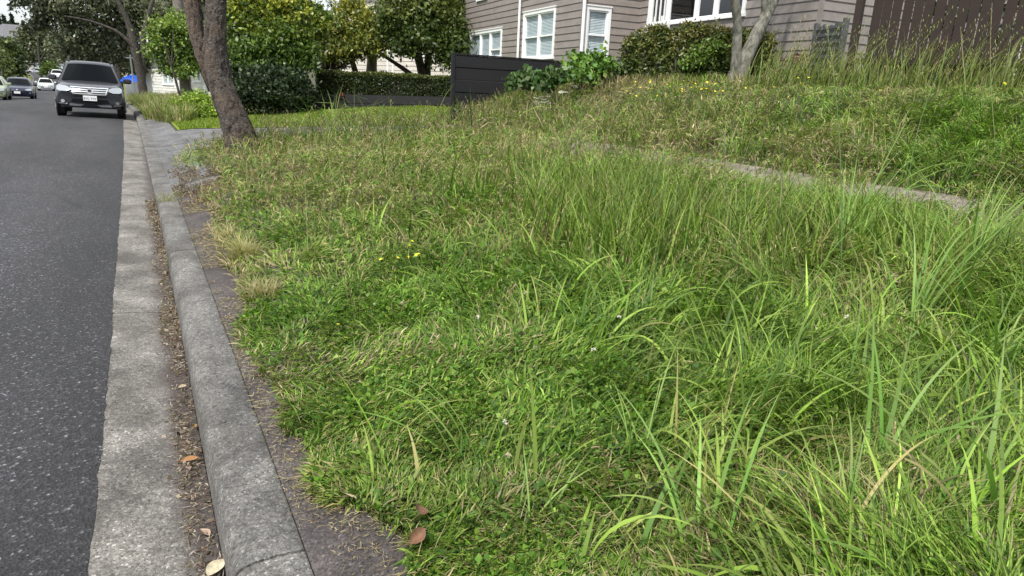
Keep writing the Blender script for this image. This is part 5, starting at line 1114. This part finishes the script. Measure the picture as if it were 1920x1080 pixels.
T = [('arching tuft leaning left, low in the left half of the verge near the kerb', 885, 880, 8, .28, .42, .011, [AL, AL+.4, AL-.5], .25, .5, 1.2),
 ('tuft of very wide upright blades in the lower right of the verge', 1400, 900, 6, .45, .62, .021, [AF, AR, AL], .5, .12, .5),
 ('broad-bladed tuft bending right beyond the widest-bladed tuft', 1640, 930, 9, .35, .55, .016, [AR, AR+.4, AF], .4, .3, 1.2),
 ('broad-bladed tuft at the lower right corner', 1800, 1040, 9, .35, .55, .018, [AR, AL, AF], .7, .35, 1.0),
 ('tall clump with the highest seed stem rising past the gate', 1570, 520, 48, .4, .85, .015, [AR, AL, AF, AR+.3], .8, .2, 1.0),
 ('tall arching clump at the right edge in front of the footpath', 1800, 560, 34, .5, .85, .014, [AR, AL, AR, AF], .6, .25, 1.1),
 ('stiff bluish tuft standing upright mid verge left of the footpath', 1212, 430, 7, .3, .5, .016, [AF, AR, AL], .8, .1, .3, [(.1, .19, .06), (.12, .22, .07)]),
 ('arching clump with blades bowing left across the centre right of the verge', 1470, 620, 20, .4, .7, .012, [AL, AL+.4, AF, AR], .5, .35, 1.3),
 ('small drooping tuft above the centre of the verge', 1080, 640, 9, .25, .4, .008, [AL, AR], .5, .35, 1.4),
 ('thin arching tuft near the single yellow flower', 870, 640, 6, .25, .42, .007, [AL, AR], .5, .4, 1.2),
 ('thin-bladed tuft bowing right in the middle distance of the verge', 1290, 545, 12, .35, .55, .009, [AR, AL], .6, .4, 1.3),
 ('low spreading tuft just right of the two curled brown leaves', 1000, 1010, 8, .22, .36, .008, [AR, AF, AL], .8, .5, 1.0),
 ('dense clump bowing right at the right edge below the tall arching clump', 1840, 740, 20, .4, .65, .014, [AR, AL, AR+.4], .6, .3, 1.2),
 ('clump of mixed green and straw blades in the lower middle right', 1560, 1060, 14, .3, .5, .012, [AR, AL, AF], .8, .35, 1.0, LG+[(.34, .28, .13)]),
 ('fine upright clump between the widest-bladed tuft and the low spreading tuft', 1200, 900, 12, .25, .42, .008, [AF, AR, AL], .9, .25, .9),
 ('tall leaning clump with blades pointing right above the footpath end', 1700, 640, 22, .45, .75, .013, [AR, AR-.3, AF], .5, .35, .9),
 ('wide-bladed clump cut by the bottom edge right of centre', 1330, 1090, 9, .3, .5, .014, [AF, AL, AR], .8, .3, .9),
 ('yellowish tuft between the two lower right broad-bladed tufts', 1720, 860, 10, .3, .5, .013, [AL, AR], .7, .4, 1.1, [(.2, .26, .05), (.17, .24, .05)]),
 ('pale fountain-like tuft growing through the kerb joint', 338, 500, 30, .08, .2, .0035, [AL, AR, AN, AF], .8, .6, .9, [(.3, .3, .16), (.2, .24, .09), (.36, .31, .2)]),
 ('small green tuft growing where the kerb ends at the driveway crossing', 318, 388, 60, .12, .3, .006, [AL, AR, AN, AF], .8, .5, .9, [(.16, .21, .07), (.22, .24, .1), (.3, .27, .16)]),
 ('widest straw-coloured clump spilling onto the strip behind the kerb', 458, 490, 260, .14, .34, .0045, [AL, AN, AL+.4, AF], .9, .5, .9, [(.3, .27, .13), (.22, .24, .08), (.38, .31, .18)]),
 ('straw-coloured clump at the verge edge nearest the kerb tuft', 432, 455, 150, .1, .24, .004, [AL, AN, AL+.4, AF], .9, .5, .9, [(.34, .3, .15), (.24, .25, .1), (.4, .33, .2)]),
 ('dry pale clump at the verge edge below the straw-coloured clumps', 492, 560, 150, .08, .2, .0035, [AL, AN, AL+.4], .9, .7, .9, [(.36, .31, .18), (.25, .26, .1), (.4, .34, .22)]),
 ('round dark green clump halfway up the bank left of the tall seed stem', 1325, 232, 60, .3, .5, .01, [AL, AR, AN, AF], .9, .4, .8, [(.07, .14, .02), (.09, .17, .03)]),
 ('round dark green clump on the bank near the right edge', 1815, 225, 60, .3, .5, .01, [AL, AR, AN, AF], .9, .4, .8, [(.07, .14, .02), (.09, .17, .03)]),
 ('bright green clump on the bank below the white lacy flowers', 1085, 225, 60, .25, .4, .01, [AL, AR, AN, AF], .9, .35, .8, [(.14, .24, .03), (.11, .2, .03)]),
 ('arching clump at far right middle with one blade bowed over', 1640, 430, 16, .5, .8, .013, [AR, AR+.3, AL], .4, .3, 1.3)]
for a in T: tussock('grass '+a[0], *a[1:])
# tall single stems
def seed_stem(label, x, y, xt, yt, col, w_=.003, head=.12, dt=0.0, hcol=(.36, .32, .18), bow=0.):
    p = hit(x, y); t0 = float((p-CAMP) @ fwd); q = at_depth(xt, yt, t0-dt); o = thing('grass_seed_stem', label, 'grass stem', p)
    P = []; 
    for k in range(11):
        f = k/10; s_ = p*(1-f)+q*f; s_ = s_+rgt*bow*math.sin(f*math.pi)*np.linalg.norm(q-p)*(.4+.6*f); P.append(s_)
    mb = MB(); mb.tube(P, [w_*(1-.6*k/10) for k in range(11)], 6); mb.build('stalk', simple('stem_green', col, .6), o, smooth=True)
    n_ = int(240*head)+10; f = 1-head*rng.random(n_); idx = f*10; i = np.clip(idx.astype(int), 0, 9); PP = np.array(P); R0 = PP[i]*(1-(idx-i))[:, None]+PP[i+1]*(idx-i)[:, None]
    a_ = Acc(); d = (PP[10]-PP[8]); thx = math.acos(max(-1, min(1, d[2]/np.linalg.norm(d)))); azd = math.atan2(d[0], d[1])
    a_.add(blades(R0, .018+.016*rng.random(n_), .0035+.002*rng.random(n_), azd+rng.standard_normal(n_)*.9, thx+rng.standard_normal(n_)*.25, .3*rng.random(n_), 2, pal(n_, [hcol]), None, 'leaf', rng.standard_normal(n_))); a_.build('seed_head', M['blade'], o)
GS = (.1, .17, .06); SS = (.36, .31, .19)
for a in [('tallest green seed stem rising past the gate with a drooping pale head', 1578, 560, 1548, 40, GS, .0042, .22, .3, (.34, .33, .17), .035),
 ('straw-coloured seed stem standing against the brown paling fence', 1812, 185, 1801, 52, SS, .004, .4, .1, (.5, .4, .24), .0),
 ('long green seed stem crossing the paling fence near the top right', 1868, 300, 1860, 8, (.18, .2, .08), .004, .35, .2, (.45, .36, .22), -.03),
 ('bare pale stalk standing left of the middle of the verge', 578, 500, 570, 322, SS, .0028, .05, .25, SS, .01),
 ('leaning pale stalk right of the bare upright one', 610, 470, 624, 340, SS, .0025, .1, .2, SS, .02),
 ('thin dark stem bowing left in the centre of the verge', 925, 560, 808, 300, (.09, .12, .05), .0028, .1, .3, SS, -.03),
 ('dark green stem left of the tall clump', 1388, 560, 1358, 252, (.07, .12, .05), .0032, .14, .3, (.4, .36, .24), -.03),
 ('dark green upright stem in the tall clump', 1458, 520, 1470, 205, (.07, .13, .05), .0036, .05, .3, GS, .01),
 ('slim dark stem standing in the grass below the white lacy flowers', 1085, 265, 1084, 180, (.06, .09, .03), .005, .05, .0, GS, 0),
 ('green stem bowing right across the bank at the far right', 1690, 420, 1785, 85, (.12, .2, .06), .0036, .1, .35, (.2, .25, .1), -.08)]:
    seed_stem(*a)
# flowers
M['yellow'] = simple('yellow_petals', (.85, .68, .02), .6); M['petal'] = simple('white_petals', (.62, .6, .52), .6); M['stemg'] = simple('flower_stem', (.08, .14, .03), .7); M['headb'] = simple('dull_flower_heads', (.38, .33, .25), .8)
def flower_proto(name, mat, kind, r_):
    mb = MB()
    if kind == 'daisy':
        n_ = 9
        for k in range(n_):
            a = 2*math.pi*k/n_; c, s = math.cos(a), math.sin(a); t1 = .18
            mb.add([(0, 0, 0), (r_*.6*math.cos(a-t1*1.3), r_*.6*math.sin(a-t1*1.3), r_*.12), (r_*c, r_*s, r_*.2), (r_*.6*math.cos(a+t1*1.3), r_*.6*math.sin(a+t1*1.3), r_*.12)], [(0,1,2,3)])
        mb.cyl((0, 0, r_*.08), r_*.25, r_*.16, 'z', 8)
    elif kind == 'clover':
        for k in range(46):
            th = math.acos(1-1.5*random.random()); a = random.random()*6.283; d = Vector((math.sin(th)*math.cos(a), math.sin(th)*math.sin(a), math.cos(th)+.15)); s_ = d.orthogonal().normalized()*r_*.13
            e = d*r_*random.uniform(.8, 1.25); mb.add([tuple(d*r_*.15-s_*.5), tuple(e*.7-s_), tuple(e), tuple(e*.7+s_)], [(0,1,2,3)])
    else:   # umbel: flat head of tiny florets on spokes
        for k in range(26):
            a = random.random()*6.283; rr = r_*math.sqrt(random.random()); c = (rr*math.cos(a), rr*math.sin(a), r_*.1*math.cos(rr/r_*1.5)+random.uniform(-.004, .004)); mb.cyl(c, r_*.15, r_*.05, 'z', 6)
    return mb
def flower(label, name, cat, pos, h, mat, kind, r_, group=None, tilt=.2, src=None):
    g0 = (pos[0], pos[1], pos[2]-h)
    if src is None:
        o = thing(name, label, cat, g0, 0, group)
        hd = flower_proto('petals', mat, kind, r_).build('petals', M[mat], o, local=True); hd.location = (0, 0, h)
        mb = MB(); mb.tube([(0, 0, 0), (.006, .004, h*.5), (0, 0, h)], [.0016+r_*.03]*3, 5); mb.build('stalk', M['stemg'], o, local=True)
        hd.rotation_euler = (random.uniform(-tilt, tilt)-.25, random.uniform(-tilt, tilt), 0)
    else:
        o = src.copy(); link(o); o.location = g0
        o['label'] = label
        for ch in src.children:
            c_ = ch.copy(); link(c_); c_.parent = o
            if ch.name.startswith('petals'): c_.rotation_euler = (random.uniform(-tilt, tilt)-.25, random.uniform(-tilt, tilt), 0)
    o.rotation_euler = (0, 0, random.random()*6.28)
    return o
def top_of(x, y, extra=.02): return hit(x, y, .0)+np.array([0, 0, 0])
def on_canopy(x, y, f=1.0):
    d = ray(x, y); t_ = 1.2
    while t_ < 30:
        p = CAMP+d*t_
        if p[2] < float(ground(p[0], p[1]))+float(canopy(p[0], p[1]))*f+.03: return p
        t_ += .01
    return p
flower('single yellow daisy-like flower in the left part of the verge near the kerb', 'yellow_flower', 'flower', on_canopy(634, 608), .12, 'yellow', 'daisy', .013)
src = None
for x, y in [(714, 486), (724, 482), (733, 484), (746, 483), (765, 482), (768, 460), (773, 452), (771, 464), (785, 476), (762, 485), (780, 478), (742, 488)]:
    o = flower('tiny yellow flower in the small patch left of the middle of the verge', 'yellow_flower', 'flower', on_canopy(x, y), .1, 'yellow', 'daisy', .014, 'yellow flowers in the small patch on the verge', .5, src); src = src or o
src = None
for k in range(95):
    x = random.gauss(1270, 75) if k < 70 else random.choice([1380, 1420, 1500, 1508, 1590, 1650, 1730, 1870])+random.gauss(0, 8); y = 168+random.gauss(0, 9)+(0 if k < 70 else -6)
    if x < 1165 or x > 1910: continue
    o = flower('small yellow flower in the scattered patch along the top of the bank', 'yellow_flower', 'flower', on_canopy(x, y, 1.1)+np.array([0, 0, .04]), .15, 'yellow', 'daisy', .027, 'yellow flowers along the top of the bank', .5, src); src = src or o
src = None
for x, y in [(1006, 170), (1024, 177), (1005, 190), (1014, 188), (1028, 186), (1005, 199), (1018, 197), (1027, 198), (1052, 178), (1060, 178), (1078, 168), (1096, 162), (1102, 160), (1090, 157), (1020, 192), (1075, 163)]:
    o = flower('white lacy flat-topped flower in the drift below the black fence', 'white_flower', 'flower', on_canopy(x, y, 1.0)+np.array([0, 0, .06]), .35, 'petal', 'umbel', .06, 'white lacy flowers below the black fence', .4, src); src = src or o
for x, y, lab in [(895, 606, 'off-white clover-like head just left of the centre of the verge'), (1004, 664, 'fading clover-like head lower in the centre of the verge'), (1160, 605, 'clover-like head right of the centre of the verge'), (946, 806, 'largest off-white clover-like head near the leaning low tuft'),
                  (1586, 606, 'white clover-like head among the long blades on the right'), (972, 436, 'small white flower in the upper middle of the verge'), (985, 560, 'brownish clover-like head above the centre of the verge'), (755, 578, 'brownish clover-like head left of the centre of the verge'), (950, 870, 'withered clover-like head below the largest one'), (1112, 668, 'pale clover-like head between the centre and the right of the verge')]:
    br = 'brown' in lab or 'wither' in lab or 'fading' in lab
    flower(lab, 'clover_flower', 'flower', on_canopy(x, y, 1.1)+np.array([0, 0, .03]), .13, 'headb' if br else 'petal', 'clover', .0115, None, .4)
# fallen leaves
def fallen(label, pos, L_, W_, rz, tilt, curl, c1, name='fallen_leaf'):
    o = thing(name, label, 'leaf', pos, rz); mb = MB(); nu, nv = 12, 6; V = []
    for i in range(nu+1):
        s = i/nu; w_ = W_*.5*math.sin(math.pi*min(1, s*1.02))**.75*(1.0 if s > .03 else .2)
        for j in range(nv+1):
            a = -1+2*j/nv; V.append(((s-.5)*L_, a*w_, curl*w_*a*a+.35*curl*L_*(s-.5)**2+.01*math.sin(s*9+a*2)*L_*4*.3))
    mb.add(V, [(i*(nv+1)+j, (i+1)*(nv+1)+j, (i+1)*(nv+1)+j+1, i*(nv+1)+j+1) for i in range(nu) for j in range(nv)])
    m_ = simple('dead_leaf', c1, .75, var=.3, vs=60); b_ = mb.build('leaf_blade', m_, o, smooth=True, local=True); b_.rotation_euler = tilt
    mb = MB(); mb.tube([(-L_*.5, 0, .35*curl*L_*.25), (-L_*.62, .004, .01), (-L_*.72, .01, .0)], .0012, 5); mb.build('leaf_stalk', m_, o, local=True).rotation_euler = tilt
def gut(x, y, z=-.01):
    d = ray(x, y); t_ = (z-CAM_H)/d[2]; return CAMP+d*t_
fallen('curled red-brown leaf resting on the grass, upper of the two near the bottom', on_canopy(788, 966, 1.)+np.array([0, 0, .015]), .07, .048, 1.2, (.5, .2, 0), .5, (.13, .065, .035))
fallen('curled red-brown leaf resting on the grass, lower of the two near the bottom', on_canopy(782, 1014, 1.)+np.array([0, 0, .015]), .07, .042, .5, (.6, -.2, 0), .6, (.14, .07, .038))
fallen('orange-brown leaf lying in the gutter against the kerb', gut(356, 862), .07, .032, .1, (.2, 0, 0), .5, (.26, .13, .05))
fallen('large pale cream leaf lying in the gutter at the bottom of the photo', gut(404, 1064, .004), .085, .05, .9, (.1, 0, 0), .25, (.42, .37, .26))
fallen('small tan leaf standing against the kerb face', gut(358, 762, .02), .04, .025, 1.4, (.7, .3, 0), .8, (.32, .24, .14))
fallen('tan leaf in the gutter litter near the farther part of the kerb', gut(342, 725), .045, .025, .4, (.2, 0, 0), .5, (.33, .26, .18))
fallen('rolled brown leaf in the gutter litter just above the orange-brown one', gut(365, 800), .055, .02, 1.5, (.3, .2, 0), .9, (.27, .17, .07))
fallen('dry pale leaf fragment in the gutter litter above the large cream leaf', gut(384, 1000), .06, .03, 2.0, (.2, 0, 0), .7, (.3, .22, .16))
fallen('tiny dark leaf lying on top of the kerb', gut(422, 791, .128), .025, .008, .6, (0, 0, 0), .3, (.04, .03, .03))
fallen('grey leaf at the back edge of the kerb', gut(478, 762, .13), .04, .018, .1, (0, 0, 0), .4, (.13, .12, .09))
fallen('white scrap of leaf lying on the road near the gutter', gut(189, 300, .02), .14, .05, .2, (0, 0, 0), .3, (.5, .5, .48))
